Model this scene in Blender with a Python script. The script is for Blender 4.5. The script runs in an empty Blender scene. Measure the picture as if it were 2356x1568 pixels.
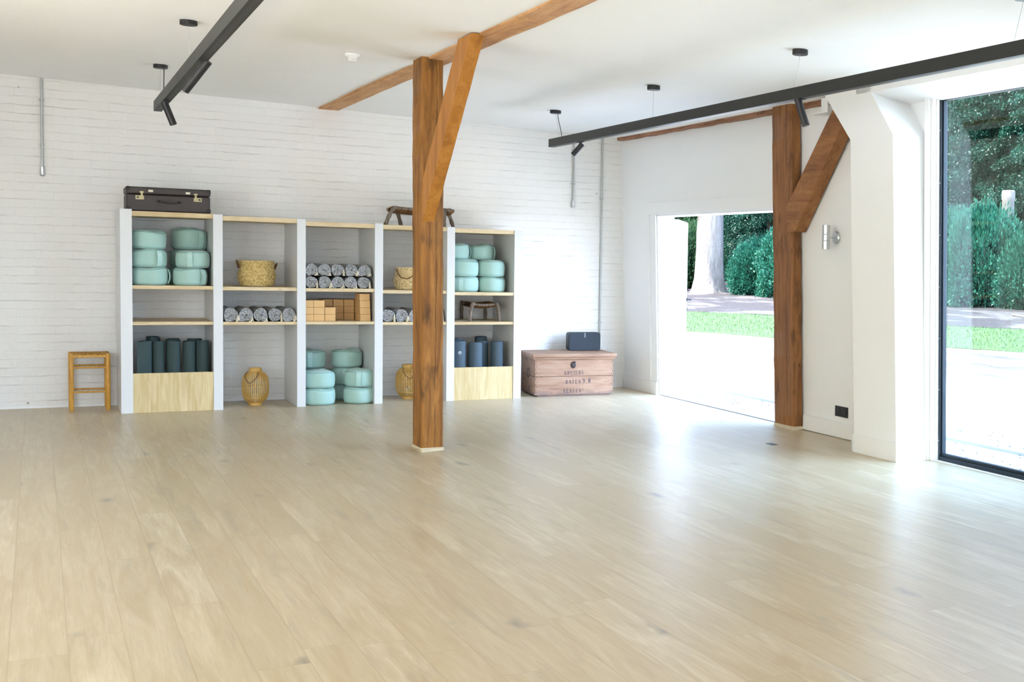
import bpy, math, random
from mathutils import Vector, Matrix, Euler, noise as mnoise

PI = math.pi
S = bpy.context.scene
COL = S.collection
rnd = random.Random(7)

# ------------------------------------------------------------------ helpers
class MB:
    """collects shapes and links them as ONE mesh object"""
    def __init__(s):
        s.v = []; s.f = []
    def add(s, vs, fs):
        o = len(s.v); s.v += [tuple(p) for p in vs]; s.f += [tuple(i + o for i in f) for f in fs]
        return o
    def hexa(s, p):
        s.add(p, [(0, 3, 2, 1), (4, 5, 6, 7), (0, 1, 5, 4), (1, 2, 6, 5), (2, 3, 7, 6), (3, 0, 4, 7)])
    def box(s, x0, x1, y0, y1, z0, z1):
        s.hexa([(x0, y0, z0), (x1, y0, z0), (x1, y1, z0), (x0, y1, z0), (x0, y0, z1), (x1, y0, z1), (x1, y1, z1), (x0, y1, z1)])
    def prism(s, poly, fn, a, b):
        """extrudes a 2d polygon; fn(u, v, t) places it"""
        n = len(poly)
        vs = [fn(u, v, a) for u, v in poly] + [fn(u, v, b) for u, v in poly]
        fs = [tuple(range(n))[::-1], tuple(range(n, 2 * n))] + [(i, (i + 1) % n, n + (i + 1) % n, n + i) for i in range(n)]
        s.add(vs, fs)
    def tube(s, pts, r, n=8, closed=False, flat=1.0):
        pts = [Vector(p) for p in pts]; m = len(pts)
        rs = r if isinstance(r, (list, tuple)) else [r] * m
        vs = []; up = None
        for i, p in enumerate(pts):
            if closed: t = pts[(i + 1) % m] - pts[i - 1]
            else: t = pts[min(i + 1, m - 1)] - pts[max(i - 1, 0)]
            t.normalize()
            if up is None:
                up = Vector((0, 0, 1)) if abs(t.z) < .9 else Vector((1, 0, 0))
            a = t.cross(up)
            if a.length < 1e-6: a = t.orthogonal()
            a.normalize(); b = a.cross(t); up = b
            for k in range(n):
                th = 2 * PI * k / n
                vs.append(p + a * math.cos(th) * rs[i] + b * math.sin(th) * rs[i] * flat)
        fs = []
        for i in range(m if closed else m - 1):
            j = (i + 1) % m
            for k in range(n):
                q = (k + 1) % n
                fs.append((i * n + k, i * n + q, j * n + q, j * n + k))
        if not closed:
            fs.append(tuple(range(n))[::-1]); fs.append(tuple(range((m - 1) * n, m * n)))
        s.add(vs, fs)
    def lathe(s, prof, n=32, c=(0, 0, 0), sx=1, sy=1, fn=None):
        m = len(prof); vs = []
        for i, (r, z) in enumerate(prof):
            for k in range(n):
                th = 2 * PI * k / n
                rr, zz = (r, z) if fn is None else fn(r, z, th, i)
                vs.append((c[0] + rr * math.cos(th) * sx, c[1] + rr * math.sin(th) * sy, c[2] + zz))
        fs = [(i * n + k, i * n + (k + 1) % n, (i + 1) * n + (k + 1) % n, (i + 1) * n + k) for i in range(m - 1) for k in range(n)]
        if prof[0][0] > 0: fs.append(tuple(range(n))[::-1])
        if prof[-1][0] > 0: fs.append(tuple(range((m - 1) * n, m * n)))
        s.add(vs, fs)
    def cyl(s, p0, p1, r, n=20):
        s.tube([p0, p1], r, n)
    def map(s, fn, start=0):
        s.v = s.v[:start] + [tuple(fn(*p)) for p in s.v[start:]]
    def build(s, name, mat, parent=None, loc=(0, 0, 0), rz=0, bevel=0, smooth=30, seg=2, subd=0):
        me = bpy.data.meshes.new(name)
        me.from_pydata(s.v, [], s.f); me.validate(); me.update()
        if smooth:
            for p in me.polygons: p.use_smooth = True
            me.set_sharp_from_angle(angle=math.radians(smooth))
        me.materials.append(mat)
        o = bpy.data.objects.new(name, me); COL.objects.link(o)
        o.location = loc; o.rotation_euler = (0, 0, rz)
        if parent: o.parent = parent
        if bevel:
            b = o.modifiers.new('bevel', 'BEVEL'); b.width = bevel; b.segments = seg; b.limit_method = 'ANGLE'; b.angle_limit = math.radians(40)
            b.harden_normals = False
        if subd:
            d = o.modifiers.new('subd', 'SUBSURF'); d.levels = subd; d.render_levels = subd
        return o

def tag(o, label=None, cat=None, group=None, kind=None):
    if label: o['label'] = label
    if cat: o['category'] = cat
    if group: o['group'] = group
    if kind: o['kind'] = kind
    return o
def thing(name, label, cat, loc=(0, 0, 0), rz=0, group=None):
    o = bpy.data.objects.new(name, None); COL.objects.link(o)
    o.empty_display_size = .05
    o.location = loc; o.rotation_euler = (0, 0, rz)
    return tag(o, label, cat, group)
def struct(o):
    o['kind'] = 'structure'; return o
def dup(src, loc, rz, label, group=None, scale=None, rot=None):
    """a copy of a thing with copies of its parts and their sub-parts"""
    def rec(o, parent):
        c = o.copy(); COL.objects.link(c)
        c.parent = parent
        for ch in list(o.children): rec(ch, c)
        return c
    r = rec(src, None)
    r.location = loc; r.rotation_euler = rot if rot else (0, 0, rz)
    if scale: r.scale = scale
    r['label'] = label
    if group: r['group'] = group
    return r

# ------------------------------------------------------------------ materials
class NT:
    def __init__(s, name):
        s.m = bpy.data.materials.new(name); s.m.use_nodes = True
        s.t = s.m.node_tree; s.t.nodes.clear()
        s.out = s.t.nodes.new('ShaderNodeOutputMaterial')
    def n(s, ty, ins=None, **at):
        nd = s.t.nodes.new(ty)
        for k, v in at.items(): setattr(nd, k, v)
        for k, v in (ins or {}).items():
            sk = nd.inputs[k]
            if isinstance(v, bpy.types.NodeSocket): s.t.links.new(v, sk)
            else: sk.default_value = v
        return nd
    def math(s, op, a, b=0.0, c=None):
        d = {0: a, 1: b}
        if c is not None: d[2] = c
        return s.n('ShaderNodeMath', d, operation=op).outputs[0]
    def mix(s, f, a, b, mode='MIX'):
        nd = s.n('ShaderNodeMix', data_type='RGBA', blend_type=mode)
        for k, v in ((0, f), (6, a), (7, b)):
            if isinstance(v, bpy.types.NodeSocket): s.t.links.new(v, nd.inputs[k])
            else: nd.inputs[k].default_value = v
        return nd.outputs[2]
    def ramp(s, fac, stops, interp='LINEAR'):
        nd = s.n('ShaderNodeValToRGB', {0: fac}); cr = nd.color_ramp; cr.interpolation = interp
        while len(cr.elements) > 1: cr.elements.remove(cr.elements[0])
        cr.elements[0].position = stops[0][0]; cr.elements[0].color = c4(stops[0][1])
        for p, c in stops[1:]:
            e = cr.elements.new(p); e.color = c4(c)
        return nd.outputs[0]
    def noise(s, vec, scale=5, detail=4, rough=.5, dist=0):
        nd = s.n('ShaderNodeTexNoise', {'Scale': scale, 'Detail': detail, 'Roughness': rough, 'Distortion': dist})
        if vec is not None: s.t.links.new(vec, nd.inputs['Vector'])
        return nd.outputs[0]
    def coord(s, scale=(1, 1, 1), rot=(0, 0, 0), kind='Object', rand=0):
        tc = s.n('ShaderNodeTexCoord').outputs[kind]
        if rand:
            oi = s.n('ShaderNodeObjectInfo').outputs['Random']
            tc = s.n('ShaderNodeVectorMath', {0: tc, 1: s.n('ShaderNodeVectorMath', {0: (1.3, 2.1, 1.7), 3: s.math('MULTIPLY', oi, rand)}, operation='SCALE').outputs[0]}, operation='ADD').outputs[0]
        return s.n('ShaderNodeMapping', {0: tc, 'Scale': scale, 'Rotation': rot}).outputs[0]
    def bump(s, h, strength=.3, dist=.01):
        return s.n('ShaderNodeBump', {'Height': h, 'Strength': strength, 'Distance': dist}).outputs[0]
    def surf(s, col, rough=.5, metal=0, nor=None, spec=.5, sheen=0, coat=0, alpha=None):
        p = s.n('ShaderNodeBsdfPrincipled', {'Base Color': c4(col) if not isinstance(col, bpy.types.NodeSocket) else col, 'Roughness': rough, 'Metallic': metal, 'Specular IOR Level': spec})
        if sheen: p.inputs['Sheen Weight'].default_value = sheen
        if coat: p.inputs['Coat Weight'].default_value = coat
        if nor is not None: s.t.links.new(nor, p.inputs['Normal'])
        s.t.links.new(p.outputs[0], s.out.inputs[0])
        return s.m
def c4(c):
    if isinstance(c, bpy.types.NodeSocket): return c
    return tuple(c) if len(c) == 4 else (*c, 1.0)
def lin(*c):
    """sRGB 0..255 -> linear"""
    return tuple(((v / 255 / 12.92) if v / 255 <= .04045 else ((v / 255 + .055) / 1.055) ** 2.4) for v in c)
def plain(name, col, rough=.5, metal=0, spec=.5, var=.0, bump=0, bs=60, sheen=0):
    t = NT(name)
    c = c4(col); nor = None
    vec = t.coord()
    if var:
        f = t.noise(vec, 4, 5)
        c = t.mix(f, c4([v * (1 - var) for v in col[:3]]), c4([min(1, v * (1 + var)) for v in col[:3]]))
    if bump: nor = t.bump(t.noise(vec, bs, 3), bump, .004)
    return t.surf(c, rough, metal, nor, spec, sheen)
def wood(name, light, mid, dark, axis=2, stretch=10, scale=1.0, rough=.55, crack=0, bump=.3, rand=20, knots=0, spec=.4, stain=0, split=None):
    t = NT(name)
    sc = [stretch * scale] * 3; sc[axis] = scale
    v = t.coord(tuple(sc), rand=rand)
    g = t.noise(v, 1.4, 8, .6, .8)
    fine = t.noise(v, 9, 6, .7, .3)
    c = t.ramp(g, [(.3, dark), (.47, mid), (.66, light)])
    c = t.mix(t.ramp(fine, [(.35, (.55, .55, .55)), (.6, (1, 1, 1))]), c4([x * .62 for x in mid]), c)
    h = fine
    if stain:
        big = t.noise(t.coord((3, 3, 1.1), rand=rand), 2.3, 5, .6)
        c = t.mix(t.math('MULTIPLY', t.ramp(big, [(.54, (0, 0, 0)), (.70, (1, 1, 1))]), stain), c, c4([x * .3 for x in dark]))
    if crack:
        sc2 = [5 * scale] * 3; sc2[axis] = .35 * scale
        vo = t.n('ShaderNodeTexVoronoi', {'Vector': t.coord(tuple(sc2), rand=rand), 'Scale': 2.2, 'Randomness': 1}, feature='DISTANCE_TO_EDGE').outputs['Distance']
        cm = t.ramp(vo, [(.0, (0, 0, 0)), (.022, (1, 1, 1))])
        nm = t.ramp(t.noise(t.coord((2, 2, 1), rand=rand), 2, 3), [(.45, (1, 1, 1)), (.55, (0, 0, 0))])
        k = t.mix(1, cm, nm, 'LIGHTEN')
        c = t.mix(t.math('MULTIPLY', t.math('SUBTRACT', 1, k), crack), c, c4([x * .22 for x in dark]))
        h = t.math('ADD', fine, t.math('MULTIPLY', k, 2.0))
    if split:
        # one long drying split wandering up the face
        sp = t.n('ShaderNodeSeparateXYZ', {0: t.n('ShaderNodeTexCoord').outputs['Object']})
        zc = t.n('ShaderNodeCombineXYZ', {0: 0.0, 1: 0.0, 2: sp.outputs[2]}).outputs[0]
        wob = t.math('MULTIPLY', t.math('SUBTRACT', t.noise(zc, 2.6, 5, .65), .5), .045)
        d = t.math('ABSOLUTE', t.math('SUBTRACT', t.math('SUBTRACT', sp.outputs[split[0]], split[1]), wob))
        wid = t.math('MULTIPLY', t.ramp(t.noise(zc, 3.4, 3, .6), [(.40, (0, 0, 0)), (.52, (.55, .55, .55)), (.7, (1, 1, 1))]), .0042)
        k = t.math('LESS_THAN', d, wid)
        c = t.mix(t.math('MULTIPLY', k, .85), c, c4([x * .16 for x in dark]))
        h = t.math('SUBTRACT', h, t.math('MULTIPLY', k, 2.5))
    if knots:
        vk = [2.6] * 3; vk[axis] = 1.5
        vo = t.n('ShaderNodeTexVoronoi', {'Vector': t.coord(tuple(vk), rand=rand), 'Scale': 1.6, 'Randomness': 1}).outputs['Distance']
        c = t.mix(t.ramp(vo, [(.02, (knots,) * 3), (.07, (0, 0, 0))]), c, c4([x * .25 for x in dark]))
    return t.surf(c, rough, 0, t.bump(h, bump, .004), spec)

WHITE = plain('white_paint', (.86, .86, .85), .55, var=.012, bump=.05, bs=35)
PANELW = plain('white_lacquer', (.68, .685, .675), .4, var=.01)
CEILW = plain('ceiling_plaster', (.90, .905, .895), .75, var=.02, bump=.25, bs=2.5)
BLACK = plain('black_metal', (.010, .010, .011), .42, .0, .5)
GREYT = plain('track_grey_black', (.014, .016, .015), .45, 0, .4)
STEEL = plain('brushed_steel', (.62, .64, .65), .32, 1.0)
ZINC = plain('zinc_conduit', (.42, .43, .42), .45, .7)
FRAME = plain('anthracite_aluminium', (.010, .019, .030), .5, 0, .4)
BRASS = plain('old_brass', (.36, .30, .17), .42, .85)
RUBBER = plain('black_plastic', (.012, .013, .016), .5)
LEATHER = plain('brown_fibreboard', (.036, .026, .022), .5, var=.35, bump=.25, bs=120)
CREAM = plain('cream_paper', (.70, .66, .52), .8)
TEALF = None
MATF = plain('yoga_mat_rubber', (.026, .050, .050), .75, var=.15, bump=.15, bs=300)
MATG = plain('yoga_mat_slate', (.052, .082, .105), .72, var=.15, bump=.15, bs=300)
PRINTW = plain('white_print', (.75, .78, .78), .6)
INK = plain('stencil_ink', (.030, .034, .055), .8)
FOOT = plain('pale_mortar', (.58, .50, .36), .85, var=.25, bump=.8, bs=70)
SHELFW = wood('pale_pine', lin(228, 208, 172), lin(216, 194, 152), lin(196, 168, 122), 0, 9, 1.2, .5, 0, .12, 30, .35)
BOARDW = None
TIMBER = wood('aged_pine_timber', lin(176, 122, 58), lin(146, 96, 38), lin(100, 62, 22), 2, 12, 1.0, .6, 0, .7, 6, .6, .35, .8, (0, .016))
TIMBERX = wood('aged_beam_timber', lin(220, 172, 122), lin(206, 156, 106), lin(172, 122, 78), 1, 10, 1.0, .65, 0, .4, 6, .2, .3, .25)
BRACEW = wood('orange_brace_timber', lin(196, 136, 62), lin(178, 117, 46), lin(148, 91, 31), 2, 9, .8, .55, 0, .35, 6, .2, .4, .12)
TIMBERR = wood('red_brown_timber', lin(158, 108, 64), lin(138, 90, 50), lin(102, 62, 33), 2, 12, 1.0, .6, 0, .5, 6, .6, .35, .75, (1, -.075))
HONEY = wood('honey_pine', lin(222, 172, 84), lin(206, 152, 62), lin(172, 118, 40), 2, 8, 2.0, .4, 0, .1, 9)
GREYW = wood('weathered_branch', lin(150, 136, 120), lin(118, 104, 90), lin(70, 60, 52), 2, 9, 3, .75, .5, .7, 9)
BARK = wood('tree_bark', lin(136, 131, 128), lin(120, 114, 111), lin(92, 86, 83), 2, 7, 1.2, .9, .6, 1.0, 9)
BROWNBARK = plain('dark_bark', (.07, .055, .04), .9, var=.4, bump=.6, bs=20)

def mat_floor():
    t = NT('whitewashed_oak_planks')
    tc = t.n('ShaderNodeTexCoord').outputs['Object']
    sp = t.n('ShaderNodeSeparateXYZ', {0: tc}); X, Y = sp.outputs[0], sp.outputs[1]
    W, L = .186, 2.1
    row = t.math('FLOOR', t.math('DIVIDE', X, W))
    rr = t.n('ShaderNodeTexWhiteNoise', {'W': row}, noise_dimensions='1D').outputs[0]
    yy = t.math('DIVIDE', t.math('ADD', Y, t.math('MULTIPLY', rr, 7.3)), L)
    colm = t.math('FLOOR', yy)
    pid = t.n('ShaderNodeCombineXYZ', {0: row, 1: colm, 2: 0.0}).outputs[0]
    wn = t.n('ShaderNodeTexWhiteNoise', {'Vector': pid}, noise_dimensions='3D')
    pr, pc = wn.outputs[0], wn.outputs[1]
    off = t.n('ShaderNodeVectorMath', {0: pc, 3: 40.0}, operation='SCALE').outputs[0]
    pv = t.n('ShaderNodeVectorMath', {0: tc, 1: off}, operation='ADD').outputs[0]
    g1 = t.noise(t.n('ShaderNodeMapping', {0: pv, 'Scale': (9, .8, 0)}).outputs[0], 1.6, 7, .6, 1.2)
    g2 = t.noise(t.n('ShaderNodeMapping', {0: pv, 'Scale': (60, 2.5, 1)}).outputs[0], 2.0, 5, .6, .2)
    base = t.ramp(pr, [(0, lin(194, 178, 148)), (.25, lin(206, 192, 165)), (.6, lin(212, 199, 173)), (.85, lin(200, 187, 160)), (1, lin(219, 207, 184))])
    c = t.mix(t.ramp(g1, [(.35, (1, 1, 1)), (.7, (0, 0, 0))]), base, c4(lin(186, 167, 134)))
    c = t.mix(t.math('MULTIPLY', t.ramp(g2, [(.38, (1, 1, 1)), (.62, (0, 0, 0))]), .30), c, c4(lin(176, 155, 118)))
    # knots and grey filler streaks
    kv = t.n('ShaderNodeMapping', {0: pv, 'Scale': (3.2, 1.1, 0)}).outputs[0]
    vo = t.n('ShaderNodeTexVoronoi', {'Vector': t.n('ShaderNodeVectorMath', {0: kv, 1: t.n('ShaderNodeVectorMath', {0: t.n('ShaderNodeTexNoise', {'Vector': pv, 'Scale': 7.0, 'Detail': 3.0}).outputs[1], 3: .25}, operation='SCALE').outputs[0]}, operation='ADD').outputs[0], 'Scale': 1.15, 'Randomness': 1.0})
    sel = t.math('GREATER_THAN', t.n('ShaderNodeSeparateColor', {0: vo.outputs['Color']}).outputs[0], .62)
    kf = t.math('MULTIPLY', t.ramp(vo.outputs['Distance'], [(.02, (.95, .95, .95)), (.07, (.55, .55, .55)), (.17, (.0, .0, .0))]), sel)
    c = t.mix(kf, c, c4(lin(138, 128, 112)))
    st = t.ramp(t.noise(t.n('ShaderNodeMapping', {0: pv, 'Scale': (7, .7, 1)}).outputs[0], 1.3, 5, .65, .4), [(.58, (0, 0, 0)), (.74, (.6, .6, .6))])
    c = t.mix(st, c, c4(lin(158, 148, 130)))
    # seams
    fx = t.math('FRACT', t.math('DIVIDE', X, W)); ex = t.math('MINIMUM', fx, t.math('SUBTRACT', 1, fx))
    fy = t.math('FRACT', yy); ey = t.math('MINIMUM', fy, t.math('SUBTRACT', 1, fy))
    seam = t.math('MINIMUM', t.math('MULTIPLY', ex, W), t.math('MULTIPLY', ey, L))
    sm = t.ramp(seam, [(.0005, (0, 0, 0)), (.0022, (1, 1, 1))])
    c = t.mix(t.math('MULTIPLY', t.math('SUBTRACT', 1, sm), .38), c, c4(lin(150, 128, 94)))
    h = t.math('ADD', t.math('MULTIPLY', g2, .25), sm)
    rough = t.math('ADD', .27, t.math('MULTIPLY', g1, .16))
    return t.surf(c, rough, 0, t.bump(h, .18, .0015), .75)

def mat_brick():
    t = NT('whitewashed_brick')
    tc = t.n('ShaderNodeTexCoord').outputs['Object']
    sp = t.n('ShaderNodeSeparateXYZ', {0: tc})
    v = t.n('ShaderNodeCombineXYZ', {0: sp.outputs[0], 1: sp.outputs[2], 2: 0.0}).outputs[0]
    dn = t.n('ShaderNodeTexNoise', {'Vector': v, 'Scale': 6.0, 'Detail': 5.0, 'Roughness': .65}).outputs[1]
    v2 = t.n('ShaderNodeVectorMath', {0: v, 1: t.n('ShaderNodeVectorMath', {0: dn, 3: .030}, operation='SCALE').outputs[0]}, operation='ADD').outputs[0]
    br = t.n('ShaderNodeTexBrick', {'Vector': v2, 'Scale': 1.0, 'Mortar Size': .006, 'Mortar Smooth': 1.0, 'Brick Width': .30, 'Row Height': .078, 'Bias': 0.0,
                                   'Color1': (.80, .79, .765, 1), 'Color2': (.825, .815, .79, 1), 'Mortar': (.80, .79, .765, 1)}, offset=.5)
    c = br.outputs[0]
    # bed joints survive the many coats of whitewash only here and there
    zz = t.n('ShaderNodeSeparateXYZ', {0: v2}).outputs[1]
    fr = t.math('FRACT', t.math('DIVIDE', zz, .078)); ed = t.math('MINIMUM', fr, t.math('SUBTRACT', 1, fr))
    bed = t.ramp(ed, [(.0, (1, 1, 1)), (.10, (0, 0, 0))])
    keep = t.ramp(t.noise(t.n('ShaderNodeMapping', {0: v, 'Scale': (1.5, 9, 1)}).outputs[0], 2.2, 5, .7), [(.50, (0, 0, 0)), (.66, (1, 1, 1))])
    joint = t.math('ADD', t.math('MULTIPLY', bed, t.math('ADD', t.math('MULTIPLY', keep, .85), .10)), t.math('MULTIPLY', br.outputs[1], .10))
    big = t.noise(v, 1.1, 5, .6)
    c = t.mix(t.ramp(big, [(.35, (.5, .5, .5)), (.65, (0, 0, 0))]), c, (.80, .765, .70, 1))
    blot = t.ramp(t.noise(v, 9, 4, .6), [(.62, (0, 0, 0)), (.8, (.35, .35, .35))])
    c = t.mix(blot, c, (.70, .68, .62, 1))
    # a few pits where the paint never reached, denser along the foot of the wall
    pits = t.n('ShaderNodeTexVoronoi', {'Vector': v, 'Scale': 5.5, 'Randomness': 1.0})
    low = t.ramp(t.math('DIVIDE', sp.outputs[2], 3.0), [(.0, (.55, .55, .55)), (.12, (.25, .25, .25)), (.9, (.12, .12, .12)), (1, (.35, .35, .35))])
    ps = t.math('LESS_THAN', t.n('ShaderNodeSeparateColor', {0: pits.outputs['Color']}).outputs[0], low)
    pf = t.math('MULTIPLY', t.ramp(pits.outputs['Distance'], [(.03, (1, 1, 1)), (.07, (0, 0, 0))]), ps)
    c = t.mix(t.math('MULTIPLY', pf, .6), c, (.22, .20, .16, 1))
    c = t.mix(t.math('MULTIPLY', joint, .16), c, (.50, .47, .40, 1))
    h = t.math('ADD', t.math('MULTIPLY', joint, -1.1), t.math('ADD', t.math('ADD', t.math('MULTIPLY', t.noise(v, 9, 6, .65), 1.0), t.math('MULTIPLY', t.noise(v, 38, 3, .6), .35)), t.math('MULTIPLY', pf, -1.0)))
    return t.surf(c, .6, 0, t.bump(h, .55, .016), .35)

def mat_cushion():
    t = NT('sea_green_cotton')
    oi = t.n('ShaderNodeObjectInfo').outputs['Random']
    v = t.coord(rand=5)
    c = t.mix(oi, c4((.37, .555, .49)), c4((.41, .595, .53)))
    w = t.noise(v, 14, 4, .6)
    fine = t.noise(v, 220, 2)
    c = t.mix(t.math('MULTIPLY', t.ramp(w, [(.4, (1, 1, 1)), (.65, (0, 0, 0))]), .18), c, c4((.29, .50, .44)))
    h = t.math('ADD', w, t.math('MULTIPLY', fine, .12))
    return t.surf(c, .85, 0, t.bump(h, .45, .01), .25, .25)
def mat_blanket():
    t = NT('salt_and_pepper_weave')
    v = t.coord(rand=7)
    a = t.noise(v, 125, 2, .5)
    b = t.noise(v, 300, 1, .5)
    f = t.ramp(t.math('ADD', t.math('MULTIPLY', a, .6), t.math('MULTIPLY', b, .4)), [(.40, (.10, .105, .11)), (.50, (.31, .315, .315)), (.60, (.60, .595, .58))])
    return t.surf(f, .95, 0, t.bump(a, .8, .004), .1)
def mat_weave(name, c1, c2, s=1.0):
    t = NT(name)
    v = t.coord(rand=4)
    a = t.noise(v, 55 * s, 4, .6)
    c = t.ramp(a, [(.30, [x * .5 for x in c2]), (.44, c2), (.60, c1)])
    return t.surf(c, .75, 0, t.bump(a, .5, .004), .25)
def mat_leaf(name, c1, c2, c3):
    t = NT(name)
    oi = t.n('ShaderNodeObjectInfo').outputs['Random']
    a = t.noise(t.coord(rand=5), 1.7, 4, .6)
    b = t.noise(t.coord(rand=5), 11, 2, .6)
    c = t.ramp(t.math('ADD', t.math('MULTIPLY', a, .55), t.math('MULTIPLY', b, .45)), [(.36, c1), (.5, c2), (.64, c3)])
    d = t.n('ShaderNodeBsdfDiffuse', {0: c}); tr = t.n('ShaderNodeBsdfTranslucent', {0: c})
    g = t.n('ShaderNodeBsdfGlossy', {0: (1, 1, 1, 1), 'Roughness': .45})
    m1 = t.n('ShaderNodeMixShader', {0: .35, 1: d.outputs[0], 2: tr.outputs[0]})
    m2 = t.n('ShaderNodeMixShader', {0: .015, 1: m1.outputs[0], 2: g.outputs[0]})
    t.t.links.new(m2.outputs[0], t.out.inputs[0]); return t.m
def mat_glass():
    t = NT('window_glass')
    fc = t.n('ShaderNodeLayerWeight', {'Blend': .5}).outputs['Facing']
    f = t.math('ADD', .045, t.math('MULTIPLY', t.math('POWER', fc, 5), .9))
    tp = t.n('ShaderNodeBsdfTransparent', {0: (.93, .97, .96, 1)})
    gl = t.n('ShaderNodeBsdfGlossy', {0: (1, 1, 1, 1), 'Roughness': .01})
    m = t.n('ShaderNodeMixShader', {0: f, 1: tp.outputs[0], 2: gl.outputs[0]})
    t.t.links.new(m.outputs[0], t.out.inputs[0]); return t.m
def mat_ground():
    t = NT('pale_gravel_yard')
    v = t.coord()
    a = t.noise(v, 26, 4, .7); b = t.noise(v, 1.3, 4, .6)
    st = t.noise(t.coord((.5, .12, 1), (0, 0, .2)), 3.2, 4, .6, .5)
    c = t.ramp(a, [(.3, (.42, .40, .37)), (.55, (.60, .58, .55))])
    c = t.mix(t.ramp(b, [(.5, (0, 0, 0)), (.7, (.5, .5, .5))]), c, (.46, .44, .40, 1))
    c = t.mix(t.ramp(st, [(.52, (0, 0, 0)), (.62, (.6, .6, .6))]), c, (.34, .33, .33, 1))
    sp = t.n('ShaderNodeSeparateXYZ', {0: v}); wx = t.math('ADD', t.math('ADD', sp.outputs[0], t.math('MULTIPLY', sp.outputs[1], .22)), t.math('MULTIPLY', t.noise(t.coord((.8, .8, 1)), 1.2, 4), 1.2))
    rut_shade = t.ramp(t.math('FRACT', t.math('MULTIPLY', wx, .9)), [(.0, (.95, .95, .95)), (.30, (.80, .80, .80)), (.42, (.15, .15, .15)), (.60, (.15, .15, .15)), (.72, (.9, .9, .9))])  # wheel ruts and shadow stripes, both painted into the gravel colour
    zone = t.math('MULTIPLY', t.math('MULTIPLY', t.ramp(t.math('DIVIDE', wx, 12.0), [(.40, (0, 0, 0)), (.47, (1, 1, 1))]), t.ramp(t.math('DIVIDE', t.math('ADD', sp.outputs[1], 20.0), 40.0), [(.58, (1, 1, 1)), (.66, (0, 0, 0))])), 1.0)
    c = t.mix(t.math('MULTIPLY', rut_shade, zone), c, (.020, .0192, .0215, 1))
    return t.surf(c, .95, 0, t.bump(a, .7, .02), .1)
def mat_path():
    t = NT('bare_earth_track')
    v = t.coord(); a = t.noise(v, 9, 5, .6); b = t.noise(t.coord((1, .3, 1)), 1.5, 4, .6)
    c = t.ramp(a, [(.3, (.024, .022, .024)), (.6, (.038, .035, .039))])
    c = t.mix(t.ramp(b, [(.5, (0, 0, 0)), (.6, (.8, .8, .8))]), c, (.08, .076, .08, 1))
    return t.surf(c, .95, 0, None, .1)
def mat_chest():
    t = NT('old_pine_chest')
    v = t.coord((1.2, 10, 10)); g = t.noise(v, 2.0, 7, .6, .7)
    c = t.ramp(g, [(.3, lin(128, 98, 78)), (.47, lin(154, 121, 98)), (.65, lin(166, 136, 112))])
    f = t.noise(t.coord((3, 30, 30)), 3, 5, .6)
    c = t.mix(t.math('MULTIPLY', t.ramp(f, [(.38, (1, 1, 1)), (.52, (0, 0, 0))]), .35), c, c4(lin(140, 102, 80)))
    # darker along the foot, and scattered scuffs
    sp = t.n('ShaderNodeSeparateXYZ', {0: t.n('ShaderNodeTexCoord').outputs['Object']})
    gr = t.math('ADD', sp.outputs[2], t.math('MULTIPLY', t.noise(t.coord((4, 4, 4)), 2.5, 4), .12))
    c = t.mix(t.ramp(gr, [(.065, (.62, .62, .62)), (.125, (0, 0, 0))]), c, c4(lin(92, 84, 88)))
    sc = t.n('ShaderNodeTexVoronoi', {'Vector': t.coord((1, 1, 1.6)), 'Scale': 8.0, 'Randomness': 1.0}).outputs['Distance']
    c = t.mix(t.ramp(sc, [(.05, (.6, .6, .6)), (.13, (0, 0, 0))]), c, c4(lin(110, 80, 70)))
    return t.surf(c, .7, 0, t.bump(f, .3, .003), .3)
def mat_frontboard():
    t = NT('knotty_oak_board')
    tc = t.n('ShaderNodeTexCoord').outputs['Object']
    sp = t.n('ShaderNodeSeparateXYZ', {0: tc})
    row = t.math('FLOOR', t.math('DIVIDE', sp.outputs[0], .095))
    rr = t.n('ShaderNodeTexWhiteNoise', {'W': row}, noise_dimensions='1D').outputs[0]
    off = t.n('ShaderNodeCombineXYZ', {0: t.math('MULTIPLY', rr, 9), 1: 0.0, 2: t.math('MULTIPLY', rr, 17)}).outputs[0]
    pv = t.n('ShaderNodeVectorMath', {0: tc, 1: off}, operation='ADD').outputs[0]
    g = t.noise(t.n('ShaderNodeMapping', {0: pv, 'Scale': (14, 14, 1.6)}).outputs[0], 1.5, 6, .6, .8)
    base = t.ramp(rr, [(0, lin(208, 188, 142)), (.4, lin(222, 204, 160)), (.8, lin(212, 192, 148)), (1, lin(226, 210, 170))])
    c = t.mix(t.ramp(g, [(.36, (.8, .8, .8)), (.6, (0, 0, 0))]), base, c4(lin(190, 164, 112)))
    vo = t.n('ShaderNodeTexVoronoi', {'Vector': t.n('ShaderNodeMapping', {0: pv, 'Scale': (4.2, .0, 2.9)}).outputs[0], 'Scale': 1.0, 'Randomness': 1.0})
    c = t.mix(t.ramp(vo.outputs['Distance'], [(.022, (1, 1, 1)), (.060, (0, 0, 0))]), c, c4(lin(84, 62, 36)))
    return t.surf(c, .5, 0, t.bump(g, .1, .002), .35)

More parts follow.
